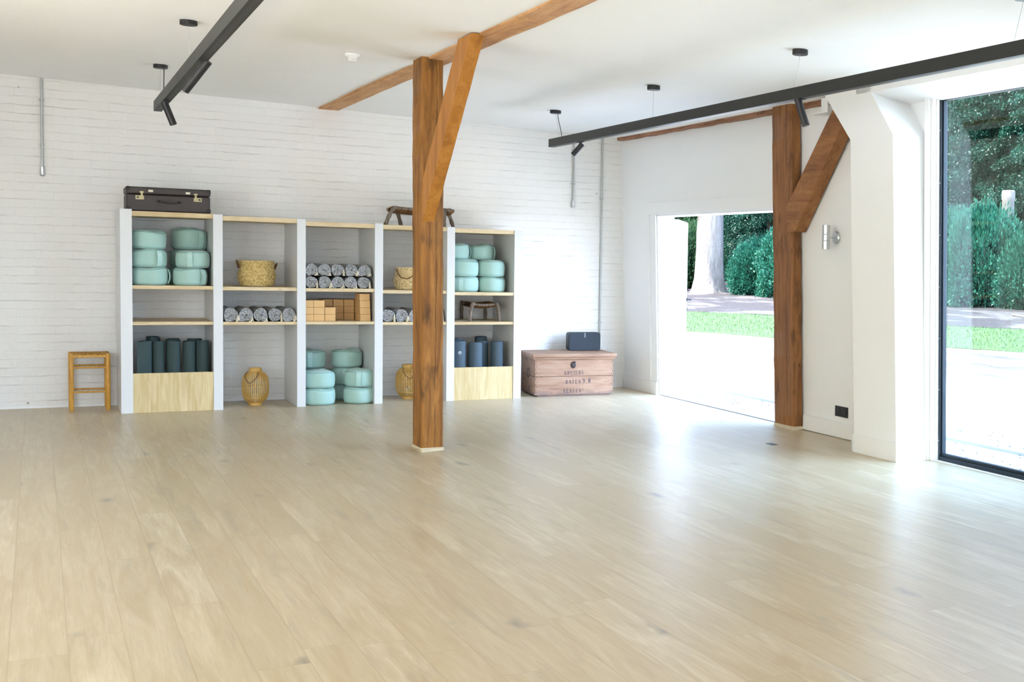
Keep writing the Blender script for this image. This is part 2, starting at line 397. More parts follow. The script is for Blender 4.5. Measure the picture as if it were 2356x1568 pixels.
FLOORM = mat_floor(); BRICK = mat_brick(); CUSH = mat_cushion(); BLANK = mat_blanket(); GLASS = mat_glass()
BOARDW = mat_frontboard(); CHESTM = mat_chest()
CORK = plain('fine_cork', lin(212, 172, 116), .8, var=.12, bump=.25, bs=220)
SEAGRASS = mat_weave('woven_seagrass', lin(226, 204, 146), lin(196, 168, 104))
SEAGRASSP = mat_weave('pale_woven_seagrass', lin(232, 212, 168), lin(206, 180, 128))
BAMBOO = plain('bamboo_strip', lin(206, 162, 84), .45, var=.25)
CORDB = mat_weave('brown_bast_cord', lin(150, 116, 82), lin(96, 68, 44), 1.2)
RATTAN = mat_weave('honey_paper_cord', lin(206, 158, 84), lin(170, 122, 56), 1.5)
HANDLEB = plain('brown_rope', lin(112, 78, 40), .7, var=.3)
FRINGE = plain('ecru_fringe', lin(222, 212, 190), .9)
PIPING = plain('sea_green_piping', (.27, .46, .41), .85)
STRAPM = plain('sea_green_webbing', (.42, .64, .58), .8, var=.05)
GROUND = mat_ground(); PATHM = mat_path()
LAWN = plain('short_lawn', (.019, .046, .0095), .9, var=.2, bump=.3, bs=12)
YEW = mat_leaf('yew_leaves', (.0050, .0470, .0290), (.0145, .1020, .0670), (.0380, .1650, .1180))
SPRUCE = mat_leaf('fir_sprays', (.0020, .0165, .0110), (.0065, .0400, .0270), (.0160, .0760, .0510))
LIME = mat_leaf('sun_tint_leaves', (.0090, .0330, .0150), (.0250, .0700, .0310), (.0560, .1080, .0400))  # paler greens put sunlight into the leaf colour
DARKC = plain('painted_shade', (.0030, .0050, .0038), .95, spec=.1)  # near-black colour standing in for shade inside the foliage
GRASSB = plain('grass_blade', (.038, .098, .018), .8, var=.1)

# ------------------------------------------------------------------ the room
def ceil_z(x): return 2.94 - .0185 * x
# the old door wall leans a little into the room
def lean(x, y, z): return (x + .040 - .032 * z, y, z)
XL, YN = -8.6, -19.5

m = MB(); m.box(XL, .30, YN, .30, -.09, 0); struct(m.build('floor', FLOORM, smooth=0))
m = MB(); NX, NY = 40, 60                        # plaster ceiling with slight waves
g = []
for j in range(NY + 1):
    for i in range(NX + 1):
        x = XL + (.35 - XL) * i / NX; y = YN + (.3 - YN) * j / NY
        w = .012 * mnoise.noise(Vector((x * .9, y * .35, 3))) + .005 * mnoise.noise(Vector((x * 2.1, y * .8, 9)))
        g.append((x, y, ceil_z(x) + w))
fs = [(j * (NX + 1) + i, (j + 1) * (NX + 1) + i, (j + 1) * (NX + 1) + i + 1, j * (NX + 1) + i + 1) for j in range(NY) for i in range(NX)]
top = [(XL, YN, 3.4), (.35, YN, 3.4), (.35, .3, 3.4), (XL, .3, 3.4)]
m.add(g, fs); m.add(top, [(0, 1, 2, 3)])
struct(m.build('ceiling', CEILW, smooth=60))
m = MB(); m.box(XL, .3, 0, .3, -.1, 3.4); struct(m.build('wall_back', BRICK, smooth=0))
m = MB(); m.box(-6.9, -1.6, -.012, 0, 0, .018); m.box(-1.45, -.02, -.012, 0, 0, .018); struct(m.build('trim_1', WHITE, smooth=0))

# door wall: corner .. door .. solid .. window .. solid
DY0, DY1, DZ = -.945, -3.78, 2.03                # door opening
WY0, WY1, WZ = -5.955, -8.0, 2.80                # window opening
m = MB(); TH = .20
def wl(y0, y1, z0, z1, x0=0, x1=TH): m.box(x0, x1, y1, y0, z0, z1)
wl(.25, DY0, -.1, 3.3); wl(DY0, DY1, DZ, 3.3); wl(DY1, WY0 + .45, -.1, 3.3); wl(WY0 + .45, WY0, -.1, 3.3, 0, .075)
wl(WY0, WY1, WZ, 3.3, 0, .075); wl(WY0 + .45, WY1, WZ + .28, 3.3, .075, TH); wl(WY1, YN, -.1, 3.3)
m.map(lean); struct(m.build('wall_right', WHITE, smooth=0))
# walls behind and beside the viewer; unseen openings added and sized for fill light
m = MB()
def wf(x0, x1, z0, z1): m.box(x0, x1, YN - .2, YN, z0, z1)
wf(XL, .2, 1.95, 3.3); wf(XL, .2, -.1, .05)
for a, b in ((XL, -8.2), (-5.5, -5.1), (-2.4, .2)): wf(a, b, .05, 1.95)
struct(m.build('wall_front', WHITE, smooth=0))
m = MB()
def ws(y0, y1, z0, z1): m.box(XL - .2, XL, y0, y1, z0, z1)
ws(YN, .3, 2.6, 3.4); ws(YN, .3, -.1, .75)
for a, b in ((YN, -15.5), (-12.6, -11.6), (-8.8, -7.8), (-5.0, .3)): ws(a, b, .75, 2.6)
struct(m.build('wall_left', WHITE, smooth=0))

# door casing, jambs and threshold
m = MB()
m.box(-.018, -.0005, DY0, DY0 + .15, 0, DZ - .001)
m.box(-.018, -.0005, DY1 - .1, DY0 + .17, DZ, DZ + .135)
m.box(-.030, -.0005, DY0 + .151, DY0 + .17, 0, DZ - .001)
m.box(.0, TH + .01, DY0 - .02, DY0 - .0005, 0, DZ - .02)
m.box(.0, TH + .01, DY1, DY0 - .0005, DZ - .0195, DZ - .0005)
m.map(lean); struct(m.build('trim_2', WHITE, smooth=0, bevel=.003))
m = MB(); m.box(.045, .060, DY1, DY0 - .02, .0002, .004); struct(m.build('trim_3', FRAME, smooth=0))
m = MB(); m.box(.30, .42, DY1, DY0 - .02, -.09, -.012); struct(m.build('trim_4', plain('pale_stone_sill', (.62, .61, .6), .6, var=.1), smooth=0))

# open door leaf swung out into the yard
dl = thing('door_1', 'white glazed-less garden door swung open outside the doorway', 'door', (.245, -.945, 0)); dl['kind'] = 'structure'; del dl['label']; del dl['category']
ang = math.atan2(.85, .525)
dl.rotation_euler = (0, 0, ang)
m = MB(); L = 1.22
m.box(.035, L, 0, .045, .03, 1.99)
m.box(.10, L - .10, -.006, 0, .15, .95); m.box(.10, L - .10, -.006, 0, 1.08, 1.88)
m.build('door_leaf', WHITE, dl, bevel=.003, smooth=0)
m = MB(); m.tube([(L - .06, -.005, 1.05), (L - .06, -.055, 1.05), (L - .16, -.06, 1.05)], .009, 8); m.cyl((L - .06, .0, 1.05), (L - .06, -.012, 1.05), .026, 14); m.cyl((L - .06, .0, .93), (L - .06, -.012, .93), .022, 14)
m.build('door_handle', BLACK, dl)
m = MB()
for z in (.2, 1.0, 1.8): m.cyl((-.004, .0, z), (-.004, .0, z + .09), .010, 10)
m.build('hinge', STEEL, dl)

# skirting
m = MB()
m.box(-.022, 0, DY0 + .17, -.0, 0, .142)
m.box(-.030, 0, DY0 + .005, DY0 + .195, 0, .145)
m.map(lean); struct(m.build('baseboard_corner', WHITE, smooth=0, bevel=.003))
m = MB(); m.box(-.022, 0, -5.4, -4.06, .006, .142); m.map(lean); struct(m.build('baseboard_right', WHITE, smooth=0, bevel=.003))

# plaster pilaster with its slanting head, header box over the window
PYA, PYB, PX = -5.345, -5.925, -.33
m = MB()
poly = [(PYA, 0), (PYB, 0), (PYB + .055, 2.516), (PYB + .345, 2.86), (PYB + .345, 3.1), (PYA + .62, 3.1), (PYA + .055, 2.516)]
m.prism(poly, lambda u, v, t: (t, u, v), PX, .0)
m.map(lean); struct(m.build('wall_pilaster', WHITE, smooth=0, bevel=.004))
m = MB(); m.prism([(PX, 2.862), (.02, 2.792), (.035, 2.792), (.035, 3.3), (PX, 3.3)], lambda u, v, t: (u, t, v), -15.0, -5.37); m.map(lean); struct(m.build('trim_5', WHITE, smooth=0, bevel=.004))
m = MB()
m.box(PX - .016, PX, PYB - .016, PYA + .02, 0, .146); m.box(PX, -.05, PYB - .016, PYB, 0, .146)
m.box(PX - .016, -.02, PYA, PYA + .016, 0, .146)
m.map(lean); struct(m.build('baseboard_pilaster', WHITE, smooth=0, bevel=.003))
# white lining between pilaster and window
m = MB()
m.box(-.05, .05, WY0 + .0, -5.90, 0, 2.84); m.box(-.03, .05, WY0 - .03, WY0, 0, 2.862); m.box(.0, .05, WY0 - .045, WY0 - .03, 0, 2.862)
m.box(.0, .05, WY1, WY0, WZ - .005, 2.862); m.box(-.02, .05, WY1, WY0 - .03, -.0, .006)
m.map(lean); struct(m.build('trim_6', WHITE, smooth=0, bevel=.003))
# big fixed window
wn = bpy.data.objects.new('window_1', None); COL.objects.link(wn); struct(wn)
ya, yb = WY0 - .045, WY1
m = MB()
m.box(.02, .075, ya - .017, ya, .006, WZ); m.box(.036, .075, ya - .031, ya - .017, .036, WZ - .01)
m.box(.02, .075, yb, ya, .006, .036); m.box(.036, .075, yb, ya - .017, .036, .060)
m.box(.03, .075, yb, ya, WZ - .012, WZ); m.box(.02, .075, yb, yb + .03, .006, WZ)
m.map(lean); m.build('window_frame', FRAME, wn, bevel=.003, smooth=0)
m = MB()
for k in range(7):
    z = .16 + k * .40; m.cyl((.0195, ya - .009, z), (.017, ya - .009, z), .004, 10)
m.map(lean); m.build('screw', STEEL, wn)
m = MB(); m.box(.052, .060, yb + .03, ya - .031, .060, WZ - .012); m.map(lean); m.build('window_pane', GLASS, wn, smooth=0)
# small white shelf bracket beside the pilaster head
m = MB(); m.box(-.16, -.02, -4.70, -4.44, 2.805, 2.815); m.box(-.16, -.145, -4.70, -4.60, 2.815, 2.93)
m.map(lean); tag(m.build('wall_bracket', WHITE, smooth=0), 'small white bracket high on the wall above the slanting timber brace', 'bracket')

# ------------------------------------------------------------------ old timber frame
def timber(m, p0, p1, wx, wy, n=26, amp=.006, seed=0, cham=.012, axis=2):
    """hewn square timber between two section centres, edges worn"""
    p0, p1 = Vector(p0), Vector(p1)
    sec = [(-wx + cham, -wy), (wx - cham, -wy), (wx, -wy + cham), (wx, wy - cham), (wx - cham, wy), (-wx + cham, wy), (-wx, wy - cham), (-wx, -wy + cham)]
    vs = []
    for i in range(n + 1):
        t = i / n; c = p0.lerp(p1, t)
        for k, (a, b) in enumerate(sec):
            q = Vector((a * 9 + seed, b * 9, t * 11))
            d = amp * mnoise.noise(q * 1.7) ; e = amp * mnoise.noise(q * 1.7 + Vector((31, 7, 3)))
            if axis == 2: vs.append((c.x + a + d, c.y + b + e, c.z))
            elif axis == 1: vs.append((c.x + a + d, c.y, c.z + b + e))
    N = 8
    fs = [(i * N + k, i * N + (k + 1) % N, (i + 1) * N + (k + 1) % N, (i + 1) * N + k) for i in range(n) for k in range(N)]
    fs += [tuple(range(N))[::-1], tuple(range(n * N, n * N + N))]
    if axis == 1: fs = [f[::-1] for f in fs]
    m.add(vs, fs)
t = thing('timber_post', 'free-standing square brown timber post on a pale footing, in front of the shelves', 'post', (-3.312, -3.88, 0))
m = MB(); timber(m, (0, 0, .028), (-.018, 0, 3.0), .082, .137, 40, .007, 1); m.build('post', TIMBER, t, smooth=40)
m = MB(); timber(m, (0, 0, 0), (0, 0, .032), .088, .142, 3, .012, 5, .01); m.build('footing', FOOT, t, smooth=0)
# brace: 45 degrees from the post up to the ceiling beam, toward the camera
br = MB(); n = 26
yb0, zb0, yb1, zb1 = -4.02, 1.76, -5.235, 2.995
for_v = []
for i in range(n + 1):
    tt = i / n
    z = zb0 + (zb1 - zb0) * tt
    for (x, back) in ((-3.402, 0), (-3.314, 0), (-3.314, 1), (-3.402, 1)):
        y = -4.148 - (z - 1.885) * .981 + back * .315
        d = .005 * mnoise.noise(Vector((x * 20, back * 5, tt * 9)))
        zz = z
        if i == 0: zz = z + (0 if back else .125)
        yy = -4.148 - (zz - 1.885) * .981 if not back else min(y, -4.018)
        if back: yy = min(y, -4.018)
        for_v.append((x + d, yy + d, zz))
fs = [(i * 4 + k, (i + 1) * 4 + k, (i + 1) * 4 + (k + 1) % 4, i * 4 + (k + 1) % 4) for i in range(n) for k in range(4)] + [(0, 1, 2, 3), (n * 4 + 3, n * 4 + 2, n * 4 + 1, n * 4)]
br.add(for_v, fs)
o = tag(br.build('timber_brace', BRACEW, smooth=40, bevel=.006), 'orange-brown diagonal brace from the free-standing post up to the ceiling beam', 'brace')
m = MB(); timber(m, (-3.308, .2, 3.07), (-3.205, -9.6, 3.07), .096, .085, 60, .006, 9, .006, 1)
tag(m.build('ceiling_beam', TIMBERX, smooth=40), 'long timber ceiling beam flush in the plaster above the free-standing post', 'beam')
m = MB(); timber(m, (-.08, -.06, 2.945), (-.055, -5.0, 2.93), .055, .034, 40, .010, 3, .006, 1)
tag(m.build('wall_plate', wood('raw_plate_timber', lin(176, 132, 104), lin(150, 106, 78), lin(104, 70, 48), 1, 10, 1.4, .75, .6, .5, 6), smooth=40), 'rough timber plate along the top of the doorway wall', 'beam')
t = thing('timber_post', 'weathered red-brown timber post set against the wall beside the doorway', 'post', (-.02, -3.885, 0))
m = MB(); timber(m, (-.010, 0, .028), (-.105, .015, 2.95), .055, .168, 40, .006, 12, .012); m.build('post', TIMBERR, t, smooth=40)
m = MB(); timber(m, (-.012, -.01, 0), (-.012, -.01, .032), .062, .172, 3, .006, 15, .01); m.build('footing', FOOT, t, smooth=0)
# brace of the wall post
m = MB()
m.prism([(-3.98, 1.80), (-4.115, 1.80), (-4.58, 2.31), (-5.05, 2.82), (-4.80, 2.83), (-4.731, 2.77), (-4.06, 2.10), (-3.98, 2.03)], lambda u, v, t: (t - .060 * (v - 1.8), u, v), -.03, -.155)
tag(m.build('timber_brace', wood('brace_timber', lin(164, 114, 68), lin(144, 94, 54), lin(108, 66, 36), 1, 9, 1.0, .6, 0, .5, 6, .4, .35, .3), smooth=40, bevel=.006), 'slanting red-brown timber brace between the wall post and the white pilaster', 'brace')

# ------------------------------------------------------------------ shelving
PX0 = [(-5.220, -5.125), (-4.464, -4.383), (-3.733, -3.654), (-3.008, -2.928), (-2.289, -2.208), (-1.577, -1.493)]
PH = [1.862, 1.846, 1.831, 1.820, 1.810, 1.800]
TOPZ = [1.846, 1.833, 1.812, 1.808, 1.800]
S1Z = [1.171, 1.166, 1.162, 1.150, 1.137]
S2Z = [.837, .834, .834, .826, .824]
sh = thing('shelving_unit', 'long open shelving unit of six white uprights with pale pine shelves along the brick wall', 'shelving unit', (0, 0, 0))
for (a, b), h in zip(PX0, PH):
    m = MB(); m.box(a, b, -.731, -.012, 0, h); m.build('upright', PANELW, sh, bevel=.002, smooth=0)
for i in range(5):
    a, b = PX0[i][1], PX0[i + 1][0]
    for z, th in ((TOPZ[i], .044), (S1Z[i], .034), (S2Z[i], .030)):
        m = MB(); m.box(a, b, -.722, -.02, z - th, z); m.build('shelf', SHELFW, sh, bevel=.002, smooth=0)
for i, z in ((0, .364), (4, .346)):
    m = MB(); m.box(PX0[i][1], PX0[i + 1][0], -.722, -.698, 0, z); m.build('front_board', BOARDW, sh, bevel=.002, smooth=0)

# ------------------------------------------------------------------ cushions
def make_cushion(seed, strap_ang, tagside=True):
    R, H = .15, .165
    t = thing('meditation_cushion', 'x', 'cushion', group='meditation cushions')
    prof = [(0, .003), (.70 * R, .0), (.90 * R, .004), (.965 * R, .016), (1.0 * R, .038), (1.015 * R, .07), (1.015 * R, .10), (.995 * R, .128), (.955 * R, .148), (.86 * R, .160), (.62 * R, .1675), (.35 * R, .168), (.12 * R, .1655), (0, .165)]
    r0 = random.Random(seed)
    ph = [r0.uniform(0, 6.28) for _ in range(6)]
    def fn(r, z, th, i):
        k = r / R
        top = max(0, (z - .12) / .05)
        w = .010 * math.sin(2 * th + ph[0]) + .006 * math.sin(3 * th + ph[1]) + .004 * math.sin(7 * th + ph[2])
        pleat = .0016 * math.sin(26 * th + ph[3]) * min(1, top) * (1 if k > .3 else 0)
        dz = .006 * math.sin(2 * th + ph[4]) * (z / H) + .005 * math.sin(3 * th + ph[5]) * (z / H) + pleat
        return r * (1 + w * .6) , z + dz * (0 if i == 0 else 1)
    m = MB(); m.lathe(prof, 72, fn=fn); m.build('cover', CUSH, t, smooth=60)
    m = MB()
    for z, rr in ((.018, .972), (.150, .952)):
        pts = []
        for k in range(56):
            th = 2 * PI * k / 56; r, zz = fn(rr * R, z, th, 3)
            pts.append((r * math.cos(th), r * math.sin(th), zz))
        m.tube(pts, .0035, 6, True)
    m.build('piping', PIPING, t, smooth=60)
    # carrying strap standing slightly proud of the side
    m = MB(); a = strap_ang; hw = .024
    ca, sa = math.cos(a), math.sin(a); tx, ty = -sa, ca
    prev = []
    for i in range(9):
        u = i / 8; z = .014 + u * .138
        r = R * (1.0 + .02 * math.sin(PI * u)) + .003 + .014 * math.sin(PI * u)
        for sg in (-1, 1):
            for dr_ in (0, .004):
                prev.append((ca * (r + dr_) + tx * hw * sg, sa * (r + dr_) + ty * hw * sg, z))
    fs = []
    for i in range(8):
        b = i * 4; n_ = b + 4
        fs += [(b + 1, b + 3, n_ + 3, n_ + 1), (b, n_, n_ + 2, b + 2), (b, b + 1, n_ + 1, n_), (b + 2, n_ + 2, n_ + 3, b + 3)]
    m.add(prev, fs)
    st = m.build('handle', STRAPM, t, smooth=60)
    m = MB(); r = R + .021
    for (u0, u1, z0, z1) in ((-.016, -.004, .121, .126), (-.001, .014, .121, .126), (-.016, .010, .112, .115)):
        q = [(ca * r + tx * u0, sa * r + ty * u0, z0), (ca * r + tx * u1, sa * r + ty * u1, z0), (ca * r + tx * u1, sa * r + ty * u1, z1), (ca * r + tx * u0, sa * r + ty * u0, z1)]
        q2 = [(x + ca * .0008, y + sa * .0008, z) for x, y, z in q]
        m.hexa(q + q2)
    lb = m.build('label_print', PRINTW, st, smooth=0)
    return t
cus = [make_cushion(3, -PI / 2 + .45), make_cushion(11, -PI / 2 + 1.15), make_cushion(23, -PI / 2 - .1), make_cushion(31, PI / 2)]
GC = 'sea green meditation cushions'
cl = [
 # x, y, z, width, height, proto, rotz, tilt, label
 (-4.976, -.545, 1.171, .304, .166, 1, .15, 0, 'sea green cushion at the bottom of the left pile in the leftmost bay'),
 (-4.980, -.545, 1.337, .298, .166, 0, .05, 0, 'sea green cushion in the middle of the left pile in the leftmost bay'),
 (-4.980, -.500, 1.503, .292, .172, 3, 0, .02, 'sea green cushion on top of the left pile in the leftmost bay'),
 (-4.640, -.545, 1.171, .288, .166, 0, .25, 0, 'sea green cushion at the bottom front of the right pile in the leftmost bay'),
 (-4.618, -.550, 1.337, .290, .160, 2, -.15, 0, 'sea green cushion second from the bottom, front of the right pile in the leftmost bay'),
 (-4.650, -.195, 1.171, .296, .166, 3, 0, 0, 'shaded cushion at the bottom rear of the right pile in the leftmost bay'),
 (-4.634, -.195, 1.337, .296, .168, 3, .4, 0, 'shaded cushion in the middle rear of the right pile in the leftmost bay'),
 (-4.620, -.205, 1.505, .308, .205, 0, .1, .05, 'puffy domed cushion topping the right pile in the leftmost bay'),
 (-2.055, -.535, 1.137, .300, .163, 2, -.35, 0, 'pale green cushion, bottom left of the pile in the rightmost bay'),
 (-2.058, -.545, 1.300, .296, .175, 3, 0, 0, 'pale green cushion, middle left of the pile in the rightmost bay'),
 (-1.760, -.535, 1.137, .284, .163, 3, 0, 0, 'pale green cushion, bottom right of the pile in the rightmost bay'),
 (-1.766, -.530, 1.300, .290, .175, 3, 1.0, 0, 'pale green cushion, middle right of the pile in the rightmost bay'),
 (-2.120, -.420, 1.475, .290, .165, 1, .1, 0, 'pale green cushion, top left of the pile in the rightmost bay'),
 (-1.826, -.360, 1.475, .278, .165, 1, -.2, 0, 'pale green cushion, top right of the pile in the rightmost bay'),
 (-3.500, -.560, 0, .300, .168, 3, 0, 0, 'blue green cushion on the floor, bottom of the front left pile in the middle bay'),
 (-3.500, -.555, .168, .300, .172, 3, .9, 0, 'blue green cushion topping the front left pile on the floor of the middle bay'),
 (-3.510, -.190, 0, .280, .168, 3, 0, 0, 'bottom cushion of the rear left pile in the middle bay, behind the front pile'),
 (-3.510, -.190, .168, .290, .170, 3, .4, 0, 'cushion under the top of the rear left pile in the middle bay'),
 (-3.516, -.200, .338, .284, .178, 2, -.1, 0, 'blue green cushion topping the rear left pile in the middle bay, half behind the upright'),
 (-3.118, -.560, 0, .300, .168, 1, .35, 0, 'blue green cushion on the floor, bottom of the front right pile in the middle bay'),
 (-3.110, -.550, .168, .296, .172, 2, -.2, .02, 'blue green cushion topping the front right pile on the floor of the middle bay'),
 (-3.176, -.200, 0, .300, .160, 3, 0, 0, 'shaded cushion at the bottom of the rear right pile in the middle bay'),
 (-3.176, -.200, .160, .300, .178, 2, -.15, 0, 'shaded cushion in the middle of the rear right pile in the middle bay'),
 (-3.168, -.205, .338, .300, .182, 3, .2, 0, 'blue green cushion topping the rear right pile on the floor of the middle bay'),
]
used = set()
for (x, y, z, w, h, p, rz, tl, lab) in cl:
    sc = (w / .304, w / .304, h / .168)
    if p not in used:
        used.add(p); o = cus[p]; o.location = (x, y, z); o.rotation_euler = (0, tl, rz); o.scale = sc; o['label'] = lab; o['group'] = GC
    else:
        dup(cus[p], (x, y, z), rz, lab, GC, sc, (0, tl, rz))

# ------------------------------------------------------------------ rolled blankets
def make_blanket(seed, fringe=True):
    r0 = random.Random(seed)
    t = thing('rolled_blanket', 'x', 'blanket', group='rolled blankets')
    R, th_, turns = .062, .0105, 4.7
    n = 120; vs = []; D0, D1 = -.26, .26
    rings = []
    for i in range(n + 1):
        u = i / n; a = 2 * PI * turns * u + r0.uniform(0, .0)
        r = .003 + (R - .003) * u
        wob = 1 + .05 * math.sin(3 * a + seed) + .05 * math.sin(2 * a + seed * 2.3)
        pin = .0125 * .425
        ra, rb = (r - pin) * wob, (r + pin) * wob
        q = []
        for rr in (ra, rb):
            x = rr * math.cos(a); z = rr * math.sin(a)
            z = max(-.058, min(.060, z * .97)) ; x = x * 1.06
            bump_ = .006 * math.sin(a * 2 + seed * 1.7)
            q.append((x, D0 + bump_, z)); q.append((x, D1 + bump_, z))
        rings.append(q)
    for q in rings: vs += q
    fs = []
    for i in range(n):
        b, c = i * 4, i * 4 + 4
        fs += [(b, b + 2, c + 2, c), (b + 1, c + 1, c + 3, b + 3), (b + 2, b + 3, c + 3, c + 2), (b, c, c + 1, b + 1)]
    fs += [(0, 1, 3, 2), (n * 4, n * 4 + 2, n * 4 + 3, n * 4 + 1)]
    m = MB(); m.add(vs, fs); m.build('roll', BLANK, t, smooth=50)
    m = MB()                                      # ecru tassels hanging at the front end
    a0 = r0.uniform(-.9, .3)
    for k in range(11):
        a = a0 - k * .07; x = .064 * math.cos(a) ; z = max(-.050, .060 * math.sin(a))
        y = D0 - .004 - r0.random() * .012
        ln = r0.uniform(.03, .065)
        p0 = Vector((x, y + .02, z)); p1 = p0 + Vector((r0.uniform(-.012, .006), -.020, -ln * .4)); p2 = p1 + Vector((r0.uniform(-.012, .012), -.004, -ln * .6))
        p1.z = max(p1.z, -.055); p2.z = max(p2.z, -.057)
        m.tube([p0, p1, p2], [.0042, .0046, .0016], 5)
    m.build('fringe', FRINGE, t, smooth=60)
    return t
bls = [make_blanket(s) for s in (1, 2, 3, 4)]
GB = 'speckled grey rolled blankets'
nth = ['leftmost', 'second from the left', 'middle', 'second from the right', 'rightmost']
rows = []
for i, x in enumerate((-3.592, -3.471, -3.349, -3.226, -3.100)):
    rows.append((x, 1.162, .97 if i else .88, .98, i, nth[i] + ' rolled grey blanket of the lower row in the middle bay'))
for i, x in enumerate((-3.592, -3.473, -3.349, -3.224, -3.098)):
    rows.append((x, 1.284, .97 if i else .88, .98, i + 2, nth[i] + ' rolled grey blanket of the upper row in the middle bay'))
for i, x in enumerate((-4.310, -4.180, -4.048, -3.918, -3.800)):
    rows.append((x, .834, .99 if i else 1.05, 1.10, i + 1, nth[i] + ' rolled grey blanket in the bay under the round seagrass basket'))
for i, (x, l) in enumerate(((-2.862, 'leftmost rolled grey blanket in the bay behind the timber post'), (-2.730, 'second rolled grey blanket in the bay behind the timber post'), (-2.598, 'rolled grey blanket half covered by the timber post'), (-2.362, 'rolled grey blanket peeping out right of the timber post'))):
    rows.append((x, .826, 1.0, 1.08, i, l))
usedb = set()
for (x, z, sx, sz, p, lab) in rows:
    p %= 4; sc = (sx * .93, 1, sz)
    loc = (x, -.435 + rnd.uniform(-.012, .012), z + .058 * sz + .001)
    if p not in usedb:
        usedb.add(p); o = bls[p]; o.location = loc; o.scale = sc; o['label'] = lab; o['group'] = GB
    else: dup(bls[p], loc, 0, lab, GB, sc)

# ------------------------------------------------------------------ cork blocks
def block_mesh():
    m = MB(); m.box(-.0495, .0495, -.105, .105, 0, .0675); return m
GK = 'cork yoga blocks'
bk = tag(block_mesh().build('yoga_block', CORK, smooth=0, bevel=.003), 'x', 'yoga block', GK)
CB = []
rown = ['bottom', 'second', 'third', 'top']
colf = ['half hidden left', 'second', 'third']
for c_, (x, top_) in enumerate(((-3.6115, 3), (-3.519, 3), (-3.416, 2))):
    for r_ in range(top_):
        CB.append((x, -.56, r_, .83 if c_ == 0 else 1, '%s cork block of the front stacks at the left, %s layer' % (colf[c_] + ' column', rown[r_])))
for c_, x in enumerate((-3.383, -3.279, -3.175)):
    for r_ in range(3):
        CB.append((x, -.25, r_, 1, 'cork block in the rear row, %s of three columns, %s layer' % (['left', 'middle', 'right'][c_], rown[r_] if r_ < 2 else 'top')))
for r_ in range(4):
    CB.append((-3.087 + (.005, .002, 0, -.003)[r_] * 1, -.56, r_, 1, 'cork block in the tall stack by the right upright, %s of four' % ['bottom', 'second from the bottom', 'third', 'top'][r_]))
for r_ in range(3):
    CB.append((-3.068, -.30, r_, 1, 'cork block behind the tall single stack, %s layer' % rown[r_]))
for i, (x, y, r_, sx, lab) in enumerate(CB):
    o = bk if i == 0 else bk.copy()
    if i: COL.objects.link(o)
    o.location = (x, y, .8345 + r_ * .0688); o.scale = (sx, 1, 1); o['label'] = lab; o['group'] = GK

# ------------------------------------------------------------------ yoga mats standing on end
def make_mat(seed, R, H, mat, flap=0, logo=False, sg=1):
    t = thing('yoga_mat', 'x', 'yoga mat', group='rolled yoga mats')
    turns = (R - .012) / .0065; n = int(turns * 26); vs = []
    for i in range(n + 1):
        u = i / n; a = sg * (2 * PI * turns * u - .6 + seed); r = .012 + (R - .012) * u
        for rr in (r - .0026, r + .0026):
            x, y = rr * math.cos(a), rr * math.sin(a)
            vs += [(x, y, 0), (x, y, H + .006 * math.sin(a * .5 + seed))]
    if flap:
        ex, ey = -math.sin(a) * sg, math.cos(a) * sg
        for j in range(1, 6):
            d = flap * j / 5
            for rr in (r - .0026, r + .0026):
                x, y = rr * math.cos(a) + ex * d, rr * math.sin(a) + ey * d + .02 * (j / 5) ** 2 * 0
                vs += [(x, y, 0), (x, y, H)]
        n += 5
    fs = []
    for i in range(n):
        b, c = i * 4, i * 4 + 4
        fs += [(b, b + 1, c + 1, c), (b + 2, c + 2, c + 3, b + 3), (b + 1, b + 3, c + 3, c + 1), (b, c, c + 2, b + 2)]
    fs += [(0, 2, 3, 1), (n * 4, n * 4 + 1, n * 4 + 3, n * 4 + 2)]
    m = MB(); m.add(vs, fs); m.build('roll', mat, t, smooth=50)
    if logo:
        m = MB(); a = -PI / 2 - .12; zc = H - .115; rr = R + .004
        def onr(u, v, d=0): th = a + u / rr; return ((rr + d) * math.cos(th), (rr + d) * math.sin(th), zc + v)
        k = 28
        for (ra, rb) in ((.0135, .0165),):
            for i in range(k):
                t0, t1 = 2 * PI * i / k, 2 * PI * (i + 1) / k
                q = [(ra * math.cos(t0), ra * math.sin(t0)), (rb * math.cos(t0), rb * math.sin(t0)), (rb * math.cos(t1), rb * math.sin(t1)), (ra * math.cos(t1), ra * math.sin(t1))]
                m.hexa([onr(*p) for p in q] + [onr(*p, .001) for p in q])
        for q in ([(-.004, -.010), (-.001, -.010), (.002, .003), (-.001, .004)], [(-.009, .002), (-.002, -.001), (-.001, .002), (-.007, .005)], [(.001, .000), (.009, .005), (.007, .008), (.0, .003)], [(-.006, .007), (.004, .007), (.003, .010), (-.004, .010)]):
            m.hexa([onr(*p) for p in q] + [onr(*p, .001) for p in q])
        m.build('emblem', PRINTW, t, smooth=0)
    return t
GM = 'rolled yoga mats'
def mat_at(x, y, R, H, mat, lab, seed, flap=0, logo=False, rz=0, sg=1):
    if flap: seed = .6 + PI / 2 - 2 * PI * ((R - .012) / .0065)
    t = make_mat(seed, R, H, mat, flap, logo, sg); t.location = (x, y, .001); t.rotation_euler = (0, 0, rz); t['label'] = lab; t['group'] = GM
mat_at(-5.022, -.625, .058, .650, MATF, 'leftmost dark mat with a loose flap in the left mat box', 1.0, .075, False, .10, -1)
mat_at(-4.912, -.620, .052, .646, MATF, 'second dark yoga mat from the left in the left mat box', 2.0)
mat_at(-4.788, -.625, .060, .650, MATF, 'middle dark yoga mat in the left mat box', 3.2)
mat_at(-4.662, -.625, .056, .646, MATF, 'fourth dark yoga mat from the left in the left mat box', 4.1)
